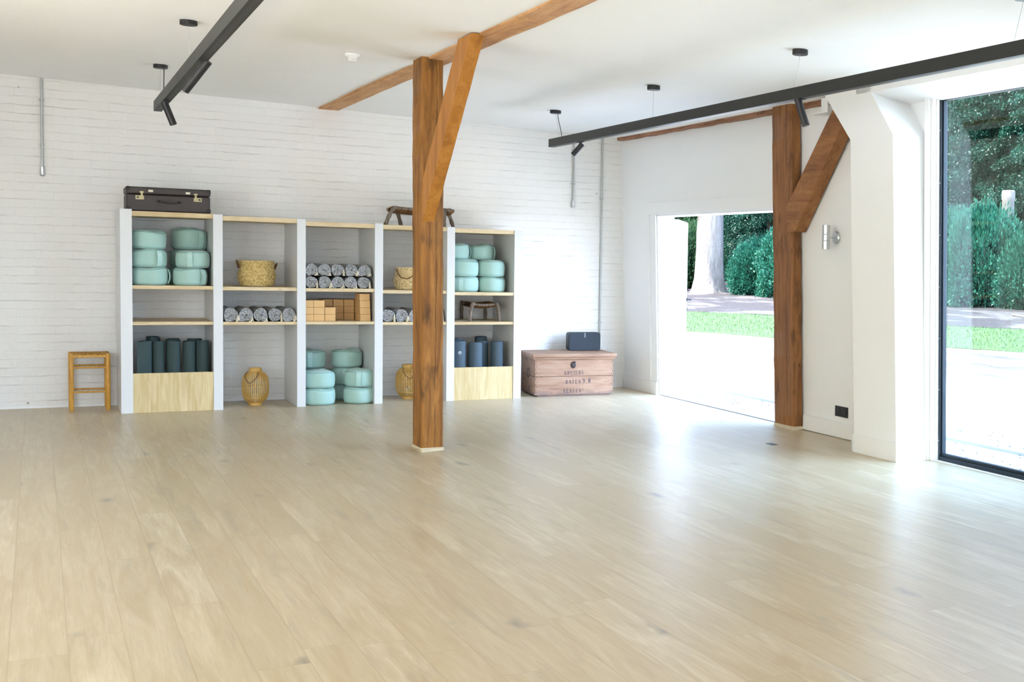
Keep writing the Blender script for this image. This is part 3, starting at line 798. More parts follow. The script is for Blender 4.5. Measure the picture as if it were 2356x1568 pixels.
mat_at(-4.545, -.620, .057, .650, MATF, 'rightmost dark yoga mat in the left mat box, beside the upright', 5.3)
mat_at(-4.940, -.400, .060, .676, MATF, 'dark yoga mat rising behind the second mat in the left mat box', .4)
mat_at(-4.780, -.480, .060, .660, MATF, 'dark yoga mat behind the middle one in the left mat box', 1.4)
mat_at(-4.600, -.470, .062, .660, MATF, 'dark yoga mat behind the two right ones in the left mat box', 2.4)
mat_at(-2.125, -.600, .076, .612, MATG, 'blue grey mat with a round white emblem in the right mat box', 4.6, 0, True)
mat_at(-1.955, -.615, .072, .596, MATG, 'blue grey mat beside the emblem mat in the right mat box', 5.2)
mat_at(-1.840, -.500, .062, .606, MATG, 'blue grey mat set back between two others in the right mat box', .8)
mat_at(-1.715, -.600, .068, .604, MATG, 'rightmost blue grey mat in the right mat box', 2.2)
mat_at(-2.080, -.380, .066, .625, MATG, 'blue grey mat behind the emblem mat in the right mat box', 3.0)
mat_at(-1.810, -.330, .064, .640, MATG, 'tall blue grey mat at the back of the right mat box', 1.1)

# ------------------------------------------------------------------ baskets, lanterns
def make_basket(name, lab, loc, prof, mat, rz, handle_r, handle_pts):
    t = thing(name, lab, 'basket', loc, rz, 'seagrass baskets on the shelves')
    # rows of twisted coils: profile resampled with ridges
    P = [Vector((a, b)) for a, b in prof]; out = []
    rows_ = []
    for a, b in zip(P, P[1:]):
        k = max(1, int((b - a).length / .0036))
        for i in range(k): rows_.append(a.lerp(b, i / k))
    rows_.append(P[-1])
    N = 96
    def fn(r, z, th, i):
        j = i // 3
        w = .0030 * math.sin(th * 24 + (PI if j % 2 else 0)) + (.0022 if i % 3 == 1 else -.0015)
        return (r + w if r > .02 else r), z
    m = MB(); m.lathe([(p.x, p.y) for p in rows_], N, fn=fn)
    inner = [(p.x - .008, p.y) for p in reversed(rows_[4:]) if p.x > .03]
    m.lathe(inner[::4] + [(0, .012)], 48)
    m.build('body', mat, t, smooth=70)
    m = MB(); rr = rows_[-1].x
    m.tube([(rr * math.cos(a), rr * math.sin(a), rows_[-1].y) for a in [2 * PI * k / 48 for k in range(48)]], .0055, 6, True)
    m.build('rim', mat, t, smooth=60)
    for pts in handle_pts:
        m = MB(); m.tube(pts, handle_r, 8); m.build('handle', HANDLEB, t, smooth=60)
    return t
def arch(cx, cy, dx, dy, z0, hgt, bulge, n=11):
    pts = []
    for i in range(n):
        u = i / (n - 1); s_ = -math.cos(PI * u); 
        pts.append((cx + dx * s_ + (cx / max(1e-6, math.hypot(cx, cy))) * bulge * math.sin(PI * u), cy + dy * s_ + (cy / max(1e-6, math.hypot(cx, cy))) * bulge * math.sin(PI * u), z0 + hgt * math.sin(PI * u)))
    return pts
prof1 = [(0, 0), (.12, 0), (.148, .010), (.163, .05), (.169, .10), (.172, .122), (.163, .135), (.155, .165), (.152, .21), (.154, .246)]
make_basket('seagrass_basket', 'round golden seagrass basket with two side handles on a shelf', (-4.048, -.42, 1.1665), prof1, SEAGRASS, 0, .0065,
            [arch(-.158, -.02, .0, .055, .175, .075, .022), arch(.158, .02, .0, .050, .165, .06, .026)])
prof2 = [(0, 0), (.11, 0), (.138, .008), (.152, .045), (.158, .09), (.156, .12), (.146, .135), (.138, .16), (.133, .20), (.130, .225)]
make_basket('seagrass_basket', 'pale seagrass basket with a drooping brown handle, half behind the timber post', (-2.600, -.46, 1.1505), prof2, SEAGRASSP, 0, .006,
            [[(-.140, -.03, .205), (-.135, -.080, .165), (-.118, -.130, .125), (-.06, -.160, .115), (-.0, -.165, .145), (.037, -.152, .195), (.05, -.136, .222)],
             [(-.08, .105, .21), (-.04, .135, .15), (.02, .145, .13), (.07, .125, .17), (.09, .10, .215)]])

def make_lantern(lab, loc, rz, R, H):
    t = thing('bamboo_lantern', lab, 'lantern', loc, rz, 'bamboo lanterns on the floor')
    zz = [.03, .06, .11, .18, .26, .32, .36]
    def rad(z):
        u = (z - .022) / (H - .022 - .03)
        u = max(0, min(1, u))
        return R * (.46 + .54 * (1 - abs(2 * u - 1) ** 2.9) ** .62) - (.004 if u > .97 else 0)
    m = MB(); n = 44
    for k in range(n):
        a = 2 * PI * k / n; pts = []
        ca, sa = math.cos(a), math.sin(a)
        vs = []
        Q = 14
        for i in range(Q + 1):
            z = .020 + (H - .050) * i / Q; r = rad(z)
            hw = .0042
            for (d, s_) in ((0, -1), (0, 1), (.003, 1), (.003, -1)):
                vs.append((ca * (r - d) - sa * hw * s_, sa * (r - d) + ca * hw * s_, z))
        fs = [(i * 4 + q, i * 4 + (q + 1) % 4, i * 4 + 4 + (q + 1) % 4, i * 4 + 4 + q) for i in range(Q) for q in range(4)]
        m.add(vs, fs)
    m.build('bamboo_ribs', BAMBOO, t, smooth=30)
    m = MB()
    for z in (.075, .185, .275):
        r = rad(z) + .002
        m.tube([(r * math.cos(a), r * math.sin(a), z) for a in [2 * PI * k / 40 for k in range(40)]], .0028, 6, True)
    m.build('binding_rings', BAMBOO, t, smooth=60)
    rr = rad(H - .03)
    m = MB(); m.lathe([(rr + .004, H - .036), (rr + .006, H - .030), (rr + .005, H), (rr - .004, H), (rr - .004, H - .036)], 36); m.build('rim', BAMBOO, t, smooth=40)
    m = MB(); m.lathe([(0, 0), (R * .50, 0), (R * .52, .008), (R * .50, .026), (0, .026)], 36); m.build('base', BAMBOO, t, smooth=40)
    m = MB(); m.lathe([(0, .026), (.035, .026), (.036, .12), (.030, .125), (0, .12)], 24); m.build('candle_glass', plain('lantern_inner_glass', (.55, .52, .42), .2), t, smooth=40)
    m = MB(); pts = []
    for i in range(15):
        u = i / 14; a = PI + .25 + 1.55 * u
        z = H - .035 - .075 * math.sin(PI * u) - .03 * (1 - abs(2 * u - 1)); r = rad(z) + .006
        pts.append((r * math.cos(a), r * math.sin(a), z))
    m.tube(pts, .0038, 7); m.build('handle', HANDLEB, t, smooth=60)
    return t
make_lantern('barrel-shaped bamboo lantern standing on the floor of the second bay', (-4.062, -.42, 0), 0, .122, .366)
make_lantern('bamboo lantern on the floor of the fourth bay, half behind the timber post', (-2.588, -.36, 0), .5, .122, .362)

# ------------------------------------------------------------------ stools
t = thing('side_stool', 'square honey pine stool with woven cord seat at the brick wall', 'stool', (-5.452, -.245, 0))
hx, hy = .145, .145; LX = .019
for (sx, sy) in ((-1, -1), (1, -1), (1, 1), (-1, 1)):
    m = MB(); m.lathe([(.0, 0), (.016, 0), (.0185, .01), (.0195, .30), (.0195, .515), (.016, .527), (0, .529)], 14, (sx * hx, sy * hy, 0)); m.build('leg', HONEY, t, smooth=40)
for sy in (-1, 1):
    for z in (.40, .175): m = MB(); m.cyl((-hx, sy * hy, z), (hx, sy * hy, z), .0085, 10); m.build('stretcher', HONEY, t)
for sx in (-1, 1):
    for z in (.385, .155): m = MB(); m.cyl((sx * hx, -hy, z), (sx * hx, hy, z), .0085, 10); m.build('stretcher', HONEY, t)
m = MB()
for sy in (-1, 1): m.box(-hx + .015, hx - .015, sy * hy - .012, sy * hy + .012, .492, .516)
for sx in (-1, 1): m.box(sx * hx - .012, sx * hx + .012, -hy + .015, hy - .015, .492, .516)
m.build('seat_rail', HONEY, t, bevel=.004, smooth=0)
m = MB()
for k in range(17):
    x = -hx + .018 + (2 * hx - .036) * k / 16
    pts = [(x, -hy - .010 + (2 * hy + .02) * i / 12, .519 + .003 * (1 if (i + k) % 2 else -1)) for i in range(13)]
    m.tube(pts, .0080, 6)
for k in range(12):
    y = -hy + .02 + (2 * hy - .04) * k / 11
    m.tube([(-hx + .012 + (2 * hx - .024) * i / 16, y, .519 - .003 * (1 if (i + k) % 2 else -1)) for i in range(17)], .0075, 6)
m.build('woven_seat', RATTAN, t, smooth=60)

def rustic(lab, loc, legs, seat, z_top, rl):
    """low stool: cord-wrapped seat slung between bent branch legs"""
    t = thing('rustic_stool', lab, 'stool', loc, group='rustic branch stools')
    for (x, y, bx, by) in legs:
        m = MB(); p = [(x, y, z_top - .012), (x + (bx - x) * .25, y + (by - y) * .25, z_top - .018), (x + (bx - x) * .52, y + (by - y) * .52, z_top * .68), (x + (bx - x) * .80, y + (by - y) * .80, z_top * .32), (bx, by, 0)]
        q = []
        for a, b in zip(p, p[1:]):
            for k in range(4): q.append(Vector(a).lerp(Vector(b), k / 4))
        q.append(Vector(p[-1]))
        for it in range(2): q = [q[0]] + [(q[i - 1] + q[i] * 2 + q[i + 1]) / 4 for i in range(1, len(q) - 1)] + [q[-1]]
        m.tube(q, [rl * (1.0 + .10 * math.sin(i * 1.3 + x * 40)) for i in range(len(q))], 9)
        m.build('leg', GREYW, t, smooth=60)
    x0, x1, y0, y1 = seat
    m = MB()
    for k in range(26):
        x = x0 + (x1 - x0) * k / 25
        sag = .014 * math.sin(PI * k / 25)
        pts = [(x + rnd.uniform(-.002, .002), (y0 + y1) / 2 + (y1 - y0) / 2 * math.cos(a), z_top - .026 - sag + .026 * math.sin(a)) for a in [2 * PI * i / 18 for i in range(18)]]
        m.tube(pts, (x1 - x0) / 48, 6, True)
    m.build('cord_seat', CORDB, t, smooth=60)
    m = MB()
    for y in (y0 + .01, y1 - .01):
        m = MB(); m.tube([(x0 - .02, y, z_top - .02), ((x0 + x1) / 2, y, z_top - .03), (x1 + .02, y, z_top - .02)], rl * .75, 8)
        m.build('side_rail', GREYW, t, smooth=60)
    return t
rustic('low grey branch stool with cord seat on the shelf of the rightmost bay', (-1.850, -.375, .8245),
       [(-.115, .22, -.10, .285), (-.115, -.20, -.170, -.25), (.130, .18, .140, .20), (.135, -.20, .115 + .03, -.27)], (-.115, .125, -.21, .21), .200, .019)
rustic('wide grey branch stool with cord seat on top of the shelving behind the post', (-2.450, -.36, 1.8105),
       [(-.30, -.16, -.415, -.19), (-.24, .17, -.165, .19), (.19, -.16, .175, -.20), (.285, .16, .385, .19)], (-.30, .27, -.17, .17), .192, .020)

# ------------------------------------------------------------------ suitcase
t = thing('suitcase', 'old dark brown suitcase with brass locks on top of the shelving', 'suitcase', (-4.822, -.47, 1.8475), .0)
HW, HD, HH = .342, .20, .222
m = MB(); m.box(-HW, HW, -HD, HD, 0, .155); m.build('body', LEATHER, t, bevel=.014, seg=3)
m = MB(); m.box(-HW - .003, HW + .003, -HD - .003, HD + .003, .157, HH); m.build('lid', LEATHER, t, bevel=.014, seg=3)
DKL = plain('dark_fibre_corner', (.022, .016, .014), .5, var=.2)
for sx in (-1, 1):
    for z0, z1 in ((-.001, .045), (HH - .042, HH + .002)):
        m = MB(); m.box(sx * HW - .034 if sx > 0 else -HW - .005, sx * HW + .005 if sx > 0 else -HW + .034, -HD - .0055, -HD + .034, z0, z1)
        c = m.build('corner', DKL, t, bevel=.013, seg=3)
        m = MB()
        for (u, w) in ((.012, .012), (.026, .016), (.013, .030)):
            m.lathe([(0, .003), (.003, .0022), (.0042, 0)], 10, (0, 0, 0))
            k = len(m.v) - 30
            m.map(lambda x, y, z, u=u, w=w: (sx * (HW - u), -HD - .0055 - z, (z0 + w if z0 < .1 else z1 - w) + y), k)
        m.build('rivet', BRASS, c)
for sx in (-1, 1):
    x = sx * .236
    m = MB(); m.box(x - .034, x + .034, -HD - .005, -HD + .001, .106, .143); l_ = m.build('latch_plate', BRASS, t, bevel=.001, smooth=0)
    m = MB(); xh = x + (.016 if sx < 0 else -.016)
    m.box(xh - .008, xh + .008, -HD - .010, -HD - .004, .112, .178); m.box(xh - .016, xh + .016, -HD - .009, -HD - .002, .166, .182)
    m.build('hasp', BRASS, l_, bevel=.001, smooth=0)
    m = MB(); xk = x + (-.016 if sx < 0 else .016); m.cyl((xk, -HD - .005, .125), (xk, -HD - .009, .125), .009, 16); m.build('keyhole_boss', DKL, l_)
m = MB(); m.tube([(-.085, -HD - .004, .098), (-.075, -HD - .020, .095), (-.03, -HD - .030, .086), (.03, -HD - .030, .084), (.075, -HD - .020, .090), (.085, -HD - .004, .092)], .009, 10); h_ = m.build('handle', DKL, t)
m = MB()
for sx in (-1, 1):
    m.box(sx * .088 - .016, sx * .088 + .016, -HD - .007, -HD + .001, .082, .106)
    m.tube([(sx * .080, -HD - .006, .108), (sx * .080, -HD - .014, .096), (sx * .080, -HD - .006, .082)], .003, 6)
m.build('handle_mount', DKL, h_, bevel=.002, smooth=0)
for x, w, z in ((-.148, .038, .188), (.155, .037, .182)):
    m = MB(); m.box(x - w / 2, x + w / 2, -HD - .0045, -HD - .002, z - .010, z + .010); m.build('paper_label', CREAM, t, smooth=0)

# ------------------------------------------------------------------ chest with stencilled lettering
CRZ = math.atan2(-.081, .868)
t = thing('wooden_chest', 'old pine chest with black stencilled lettering in the corner by the shelving', 'chest', (-.855, -.425, 0), CRZ)
CW, CD, CH = .440, .300, .408
m = MB()
m.box(-CW, CW, -CD, -CD + .022, .016, .218); m.box(-CW, CW, -CD, -CD + .022, .221, CH)
m.box(-CW, CW, CD - .022, CD, .016, CH)
for sx in (-1, 1):
    x0, x1 = (sx * CW - .022, sx * CW) if sx > 0 else (-CW, -CW + .022)
    m.box(x0, x1, -CD + .022, CD - .022, .016, .216); m.box(x0, x1, -CD + .022, CD - .022, .219, CH)
m.box(-CW + .03, CW - .03, -CD + .01, CD - .01, .0, .03)
m.build('body', CHESTM, t, bevel=.004, smooth=0)
m = MB(); m.box(-CW - .030, CW + .034, -CD - .030, CD + .02, CH + .022, CH + .062); m.box(-CW - .020, CW + .022, -CD - .018, CD + .01, CH, CH + .022)
m.build('lid', CHESTM, t, bevel=.006, smooth=0)
IRON = plain('rusty_iron', (.055, .042, .038), .65, .5, var=.4)
m = MB(); m.lathe([(0, 0), (.026, 0), (.030, .004), (.022, .010), (0, .012)], 20)
m.map(lambda x, y, z: (x - .015, -CD - z, .345 + y * 1.25)); m.tube([(-.015, -CD - .012, .37), (-.005, -CD - .022, .385), (.008, -CD - .014, .372)], .005, 8)
m.build('lock', IRON, t)
m = MB()
for k in range(13):
    z = .05 + k * .028
    for x in (-CW + .012, CW - .012): m.cyl((x + .004 * (-1) ** k, -CD, z), (x + .004 * (-1) ** k, -CD - .002, z), .0045, 8)
m.build('nail', IRON, t)
def stencil(ch):
    q = []
    def R(a, b, c, d): q.append([(a, b), (c, b), (c, d), (a, d)])
    def D(x0, y0, x1, y1, w): q.append([(x0, y0), (x0 + w, y0), (x1 + w, y1), (x1, y1)])
    def stem(x, w=.17):
        R(x, .02, x + w, .46); R(x, .53, x + w, .98); R(x - .06, 0, x + w + .06, .06); R(x - .06, .94, x + w + .06, 1)
    if ch == 'K': stem(.06); D(.27, .5, .52, 1, .08); D(.50, 0, .30, .5, .17); R(.46, 0, .76, .05); R(.44, .95, .70, 1)
    if ch == 'R': stem(.06); R(.27, .92, .50, 1); R(.50, .60, .66, .93); R(.27, .49, .50, .56); D(.52, 0, .36, .46, .17); R(.5, 0, .76, .05)
    if ch == 'U': R(.06, .1, .23, 1); R(.0, .94, .29, 1); R(.60, .1, .67, 1); R(.53, .94, .74, 1); R(.2, 0, .36, .08); R(.40, 0, .58, .08)
    if ch == 'I': stem(.10)
    if ch == 'E': stem(.06); R(.27, .92, .58, 1); R(.54, .78, .60, 1); R(.27, .46, .46, .53); R(.27, 0, .58, .08); R(.54, 0, .62, .22)
    if ch == 'S': R(.14, .92, .50, 1); R(.48, .76, .54, 1); R(.04, .58, .20, .9); D(.40, .30, .10, .60, .16); R(.42, .1, .58, .4); R(.10, 0, .48, .08); R(.04, 0, .10, .24)
    if ch == 'B': stem(.06); R(.27, .92, .48, 1); R(.48, .60, .63, .93); R(.27, .50, .48, .56); R(.50, .08, .67, .47); R(.27, 0, .50, .08)
    if ch == 'A': D(.04, 0, .30, 1, .06); D(.52, 0, .30, .98, .17); R(.20, .30, .46, .36); R(-.02, 0, .18, .05); R(.46, 0, .76, .05)
    if ch == 'Z': R(.08, .92, .60, 1); D(.04, .08, .44, .92, .17); R(.04, 0, .60, .08); R(.55, 0, .61, .22); R(.05, .78, .11, 1)
    if ch == 'N': R(.06, 0, .12, .97); D(.52, .02, .06, .98, .17); R(.62, .05, .68, 1); R(0, 0, .20, .05); R(.54, .95, .76, 1)
    if ch == 'V': D(.28, 0, .04, .98, .17); D(.36, 0, .60, .98, .06); R(-.02, .95, .26, 1); R(.52, .95, .74, 1)
    if ch == 'G': R(.02, .14, .20, .86); R(.2, .92, .52, 1); R(.2, 0, .52, .08); R(.52, .7, .58, 1); R(.46, .06, .62, .42)
    if ch == '9': R(.02, .56, .20, .92); R(.42, .14, .62, .92); R(.22, .93, .42, 1); R(.22, .46, .42, .53); R(.14, 0, .42, .08); R(.06, .05, .16, .18)
    if ch == '0': R(.02, .10, .24, .90); R(.40, .10, .62, .90); R(.24, .93, .40, 1); R(.24, 0, .40, .07)
    if ch == '.': R(.06, 0, .24, .12)
    return q
def write(m, s_, x, z, h, adv, sw=1.0):
    for ch in s_:
        for q in stencil(ch):
            p = [(x + u * h * .74 * sw, z + v * h) for u, v in q]
            m.hexa([(a, -CD - .0002, b) for a, b in p] + [(a, -CD - .0010, b) for a, b in p])
        x += adv * (.62 if ch in 'I.' else 1)
m = MB()
write(m, 'KRUIERS', -.112, .238, .040, .0345)
write(m, 'BAZEN', -.096, .138, .042, .0355)
write(m, 'VEREEN', -.122, .040, .040, .0350); write(m, 'G', .092, .058, .022, .03)
write(m, '9.0', .094, .141, .052, .040, .9)
m.build('stencilled_lettering', INK, t, smooth=0)
m = MB()
for (cy_, cz_, R_) in ((-.02, .245, .055), (-.06, .075, .028)):
    k = 26
    for i in range(k):
        if i % 9 == 8: continue
        a0_, a1_ = 2 * PI * i / k, 2 * PI * (i + 1) / k
        q = [(R_ * .74 * math.cos(a0_), R_ * .74 * math.sin(a0_)), (R_ * math.cos(a0_), R_ * math.sin(a0_)), (R_ * math.cos(a1_), R_ * math.sin(a1_)), (R_ * .74 * math.cos(a1_), R_ * .74 * math.sin(a1_))]
        m.hexa([(-CW - .0002, cy_ + u, cz_ + v) for u, v in q] + [(-CW - .001, cy_ + u, cz_ + v) for u, v in q])
m.build('stamp_mark', INK, t, smooth=0)

# loudspeaker on the chest
t = thing('loudspeaker', 'black rounded loudspeaker standing on the pine chest', 'speaker', (-.610, -.335, .4705), -.14)
def rrect(w, h, r, n=6):
    pts = []
    for (cx, cz, a0) in ((w - r, h - r, 0), (-w + r, h - r, PI / 2), (-w + r, -h + r, PI), (w - r, -h + r, 1.5 * PI)):
        for i in range(n + 1): a = a0 + PI / 2 * i / n; pts.append((cx + r * math.cos(a), cz + r * math.sin(a)))
    return pts
m = MB(); m.prism(rrect(.183, .103, .028), lambda u, v, d: (u, d, v + .103), .154, .012); m.build('cabinet', RUBBER, t, bevel=.004, smooth=30)
m = MB(); m.prism(rrect(.180, .100, .026), lambda u, v, d: (u, d, v + .103), .012, 0); m.build('grille', plain('speaker_grille', (.020, .030, .040), .6, bump=.6, bs=900), t, bevel=.003, smooth=30)
cu = bpy.data.curves.new('brand_text', 'FONT'); cu.body = 'SONOS'; cu.size = .016; cu.align_x = 'CENTER'; cu.extrude = .0003
to = bpy.data.objects.new('brand_text', cu); COL.objects.link(to)
bpy.context.view_layer.update()
me = bpy.data.meshes.new_from_object(to.evaluated_get(bpy.context.evaluated_depsgraph_get()))
bpy.data.objects.remove(to)
lo = bpy.data.objects.new('brand_lettering', me); COL.objects.link(lo); me.materials.clear(); me.materials.append(PRINTW)
lo.parent = t; lo.rotation_euler = Euler((PI / 2, PI / 2, 0), 'XYZ'); lo.location = (-.006, -.0008, .178)

# ------------------------------------------------------------------ ceiling lights on tracks
def spot(parent, piv, d, L=.125, r=.026):
    """cylindrical spot head hanging from the rail by a short joint"""
    d = Vector(d).normalized(); p = Vector(piv)
    m = MB(); m.cyl(p, p - Vector((0, 0, .030)), .014, 12); m.box(p.x - .018, p.x + .018, p.y - .05, p.y + .05, p.z - .006, p.z + .004); j = m.build('spot_joint', BLACK, parent)
    c = p - Vector((0, 0, .045))
    a, b = c - d * L * .30, c + d * L * .95
    m = MB(); m.tube([a, b], r, 24); h = m.build('spot_head', BLACK, j)
    m = MB(); m.tube([b - d * .004, b + d * .002], r * .78, 20); m.build('lens', plain('spot_lens', (.03, .03, .03), .1), h)
def track(lab, x, y0, y1, z0, z1, cans, spots, cord_y):
    t = thing('track_light', lab, 'track light', (x, y0, z1), group='suspended track lights')
    def Lc(p): return (p[0] - x, p[1] - y0, p[2] - z1)
    m = MB(); m.box(-.030, .030, y1 - y0, 0, z0 - z1, 0); rl_ = m.build('rail', GREYT, t, bevel=.002, smooth=0)
    m = MB(); m.box(-.013, .013, y1 - y0 + .1, -.10, z0 - z1 - .001, z0 - z1 + .004); m.build('track_slot', BLACK, rl_, smooth=0)
    for cx, cy in cans:
        zc = ceil_z(cx)
        m = MB(); m.lathe([(0, -.034), (.050, -.034), (.054, -.031), (.054, .012), (0, .012)], 28, Lc((cx, cy, zc))); c = m.build('ceiling_canopy', BLACK, t)
        m = MB(); m.cyl(Lc((cx, cy, zc - .03)), Lc((x, cy, z1 - .002)), .0011, 6); m.build('suspension_wire', ZINC, c)
    cx, cy = cans[0]; zc = ceil_z(cx)
    m = MB(); P0 = Vector(Lc((cx + .025, cy, zc - .034))); P1 = Vector(Lc((x + cord_y[0], cy + cord_y[1], z1)))
    pts = []
    for i in range(13):
        u = i / 12; p = P0.lerp(P1, u * u * (3 - 2 * u)); p.z = P0.z + (P1.z - P0.z) * u; pts.append(p)
    m.tube(pts, .0035, 7); m.build('power_cord', BLACK, t)
    for py, d, L in spots: spot(t, Lc((x, py, z0)), d, L)
    return t
track('black suspended track light at the left with two spot heads', -4.98, -1.62, -10.6, 2.668, 2.752, [(-4.975, -1.871), (-4.985, -4.199), (-4.99, -6.53)],
      [(-2.45, (.36, -.10, -1), .15), (-4.95, (-.55, .36, -.83), .19)], (.01, -.22))
track('long black suspended track light at the right in front of the doorway', -1.51, -1.62, -12.2, 2.622, 2.702, [(-1.552, -1.842), (-1.508, -4.016), (-1.467, -6.277), (-1.45, -8.5)],
      [(-2.40, (-.55, .35, -.75), .11), (-6.36, (.22, -.28, -1), .15)], (.0, -.06))
t = thing('smoke_detector', 'white round smoke detector on the ceiling', 'smoke detector', (-3.835, -3.674, ceil_z(-3.835)))
m = MB(); m.lathe([(0, -.022), (.046, -.022), (.052, -.018), (.054, .0), (.054, .015), (0, .015)], 28); m.build('base', WHITE, t)
m = MB(); m.lathe([(0, -.058), (.024, -.056), (.032, -.048), (.030, -.040), (.024, -.038), (.034, -.030), (.036, -.022)], 24); m.build('sensor_head', WHITE, t)

# conduits on the brick wall
def conduit(lab, x0, x1, z0, z1, end):
    t = thing('conduit_pipe', lab, 'conduit pipe', (x0, -.018, z0), group='galvanised conduit pipes')
    m = MB(); m.cyl((x1 - x0, 0, z1 - z0), (0, 0, 0), .0095, 12); m.build('pipe', ZINC, t)
    for u in (.25, .75):
        m = MB(); z = (z1 - z0) * u; x = (x1 - x0) * u
        m.box(x - .020, x + .020, -.004, .016, z - .008, z + .008); m.build('clip', ZINC, t, bevel=.002, smooth=0)
    if end:
        m = MB(); m.cyl((0, 0, 0), (0, 0, -.05), .0155, 12); m.lathe([(0, -.085), (.014, -.083), (.021, -.070), (.020, -.052), (0, -.048)], 14); m.build('end_fitting', STEEL, t)
conduit('short galvanised conduit high on the brick wall above the stool', -5.80, -5.80, 2.235, 3.055, True)
conduit('short galvanised conduit ending above the shelving, left of the tall one', -.652, -.652, 2.185, 2.955, True)
conduit('tall galvanised conduit running down the brick wall behind the loudspeaker', -.300, -.300, .05, 2.95, False)

# wall lamp and socket on the door wall
t = thing('wall_lamp', 'brushed steel up-and-down wall lamp between the post and the pilaster', 'wall lamp', lean(0, -4.60, 1.75))
m = MB(); m.lathe([(0, .0), (.055, .0), (.055, .012), (.046, .024), (0, .028)], 28); m.map(lambda x, y, z: (-z, x, y)); m.build('mounting_plate', STEEL, t)
m = MB(); m.cyl((-.02, 0, 0), (-.085, 0, 0), .009, 12); m.build('arm', STEEL, t)
for z0, z1 in ((-.105, -.034), (-.031, .022), (.025, .105)):
    m = MB(); m.lathe([(0, z0), (.034, z0), (.034, z1), (0, z1)], 28, (-.115, 0, 0)); m.build('lamp_tube', STEEL, t, bevel=.0015)
t = thing('wall_socket', 'black double wall socket low on the wall beside the pilaster', 'socket', lean(0, -4.675, .235))
m = MB(); m.box(-.010, .002, -.098, .098, -.046, .046); m.build('cover_frame', RUBBER, t, bevel=.003, smooth=0)
for y in (-.046, .046):
    m = MB(); m.lathe([(.030, -.013), (.030, -.008), (.020, -.004), (0, -.004)], 24); m.map(lambda x, yy, z, y=y: (z, yy * 1.15 + y, x)); o_ = m.build('outlet', BLACK, t)
m = MB(); m.box(-.030, .030, -.055, .055, .0005, .003); o_ = m.build('floor_knot', plain('floor_knot_plate', (.060, .075, .070), .5, .2), loc=(-.70, -4.72, 0), bevel=.002, smooth=0)  # thin plate standing in for a dark knot in the plank
tag(o_, 'small dark knot in the floorboards in front of the wall post', 'knot')

# ------------------------------------------------------------------ outdoors
def gz(x, y):
    z = -.10 + .06 * max(0, x - 3.0)
    return z + (.03 * mnoise.noise(Vector((x * .4, y * .4, 0))) if x > 2 else 0)
def sheet(name, mat, xf0, xf1, y0, y1, nx, ny, dz):
    m = MB(); g = []; sk = .25 if dz else 0
    for j in range(ny + 1):
        y = y0 + (y1 - y0) * j / ny
        for i in range(nx + 1):
            x = xf0(y) + (xf1(y) - xf0(y)) * ((min(max(i - 1, 0), nx - 2) / (nx - 2)) if sk else i / nx); g.append((x, y, gz(x, y) + dz - (sk if i in (0, nx) else 0)))
    m.add(g, [(j * (nx + 1) + i, j * (nx + 1) + i + 1, (j + 1) * (nx + 1) + i + 1, (j + 1) * (nx + 1) + i) for j in range(ny) for i in range(nx)])
    return struct(m.build(name, mat, smooth=80))
sheet('ground', GROUND, lambda y: -40, lambda y: 45, -45, 60, 85, 70, 0)
lo_ = lambda y: 7.85 - .24 * min(max(y, -20), 12) + .12 * math.sin(y * .8)
hi_ = lambda y: 11.25 - .18 * min(max(y, -20), 17) + .12 * math.sin(y * .6 + 1)
sheet('lawn', LAWN, lo_, hi_, -20, 30, 12, 70, .012)
sheet('earth_track', PATHM, hi_, lambda y: 40, -30, 45, 20, 50, .016)
gb = random.Random(5); m = MB()
for k in range(15000):
    y = gb.uniform(-3, 17); x = gb.uniform(lo_(y), hi_(y)); h = gb.uniform(.03, .075); a = gb.uniform(0, PI); w = .006
    z = gz(x, y) + .004; dx, dy = math.cos(a) * w, math.sin(a) * w; lx, ly = gb.uniform(-.03, .03), gb.uniform(-.03, .03)
    m.add([(x - dx, y - dy, z), (x + dx, y + dy, z), (x + lx, y + ly, z + h)], [(0, 1, 2)])
tag(m.build('grass', GRASSB, smooth=0), 'short bright green grass in a strip across the yard', 'grass', kind='stuff')
# kerb strip and stones near the window
m = MB(); m.box(1.30, 1.36, -16, -.2, -.12, -.075); struct(m.build('kerb_strip', plain('grey_edging', (.34, .33, .36), .8, var=.2), smooth=0))
st_ = random.Random(9); m = MB()
for k in range(1100):
    x = st_.uniform(.5, 3.9); y = st_.uniform(-8, 0.5)
    r = st_.uniform(.010, .030); z = gz(x, y)
    a = [Vector((st_.uniform(.6, 1) * r * math.cos(t_), st_.uniform(.6, 1) * r * math.sin(t_), 0)) for t_ in (0, 1.3, 2.6, 3.9, 5.1)]
    m.add([(x + p.x, y + p.y, z - .002) for p in a] + [(x, y, z + r * .28)], [(i, (i + 1) % 5, 5) for i in range(5)])
tag(m.build('gravel', plain('yard_pebbles', (.085, .085, .075), .9, var=.5), smooth=0), 'loose pale pebbles strewn over the yard', 'gravel', kind='stuff')
m = MB(); pts = [(12.6, 7.2, 0), (12.0, 5.6, 0), (11.5, 4.2, 0), (11.1, 3.0, 0), (10.9, 1.5, 0)]
m.tube([(x, y, gz(x, y) + .045) for x, y, z in pts], .022, 6); tag(m.build('garden_hose', plain('grey_hose', (.42, .36, .36), .7)), 'thin hose lying across the earth track', 'hose')

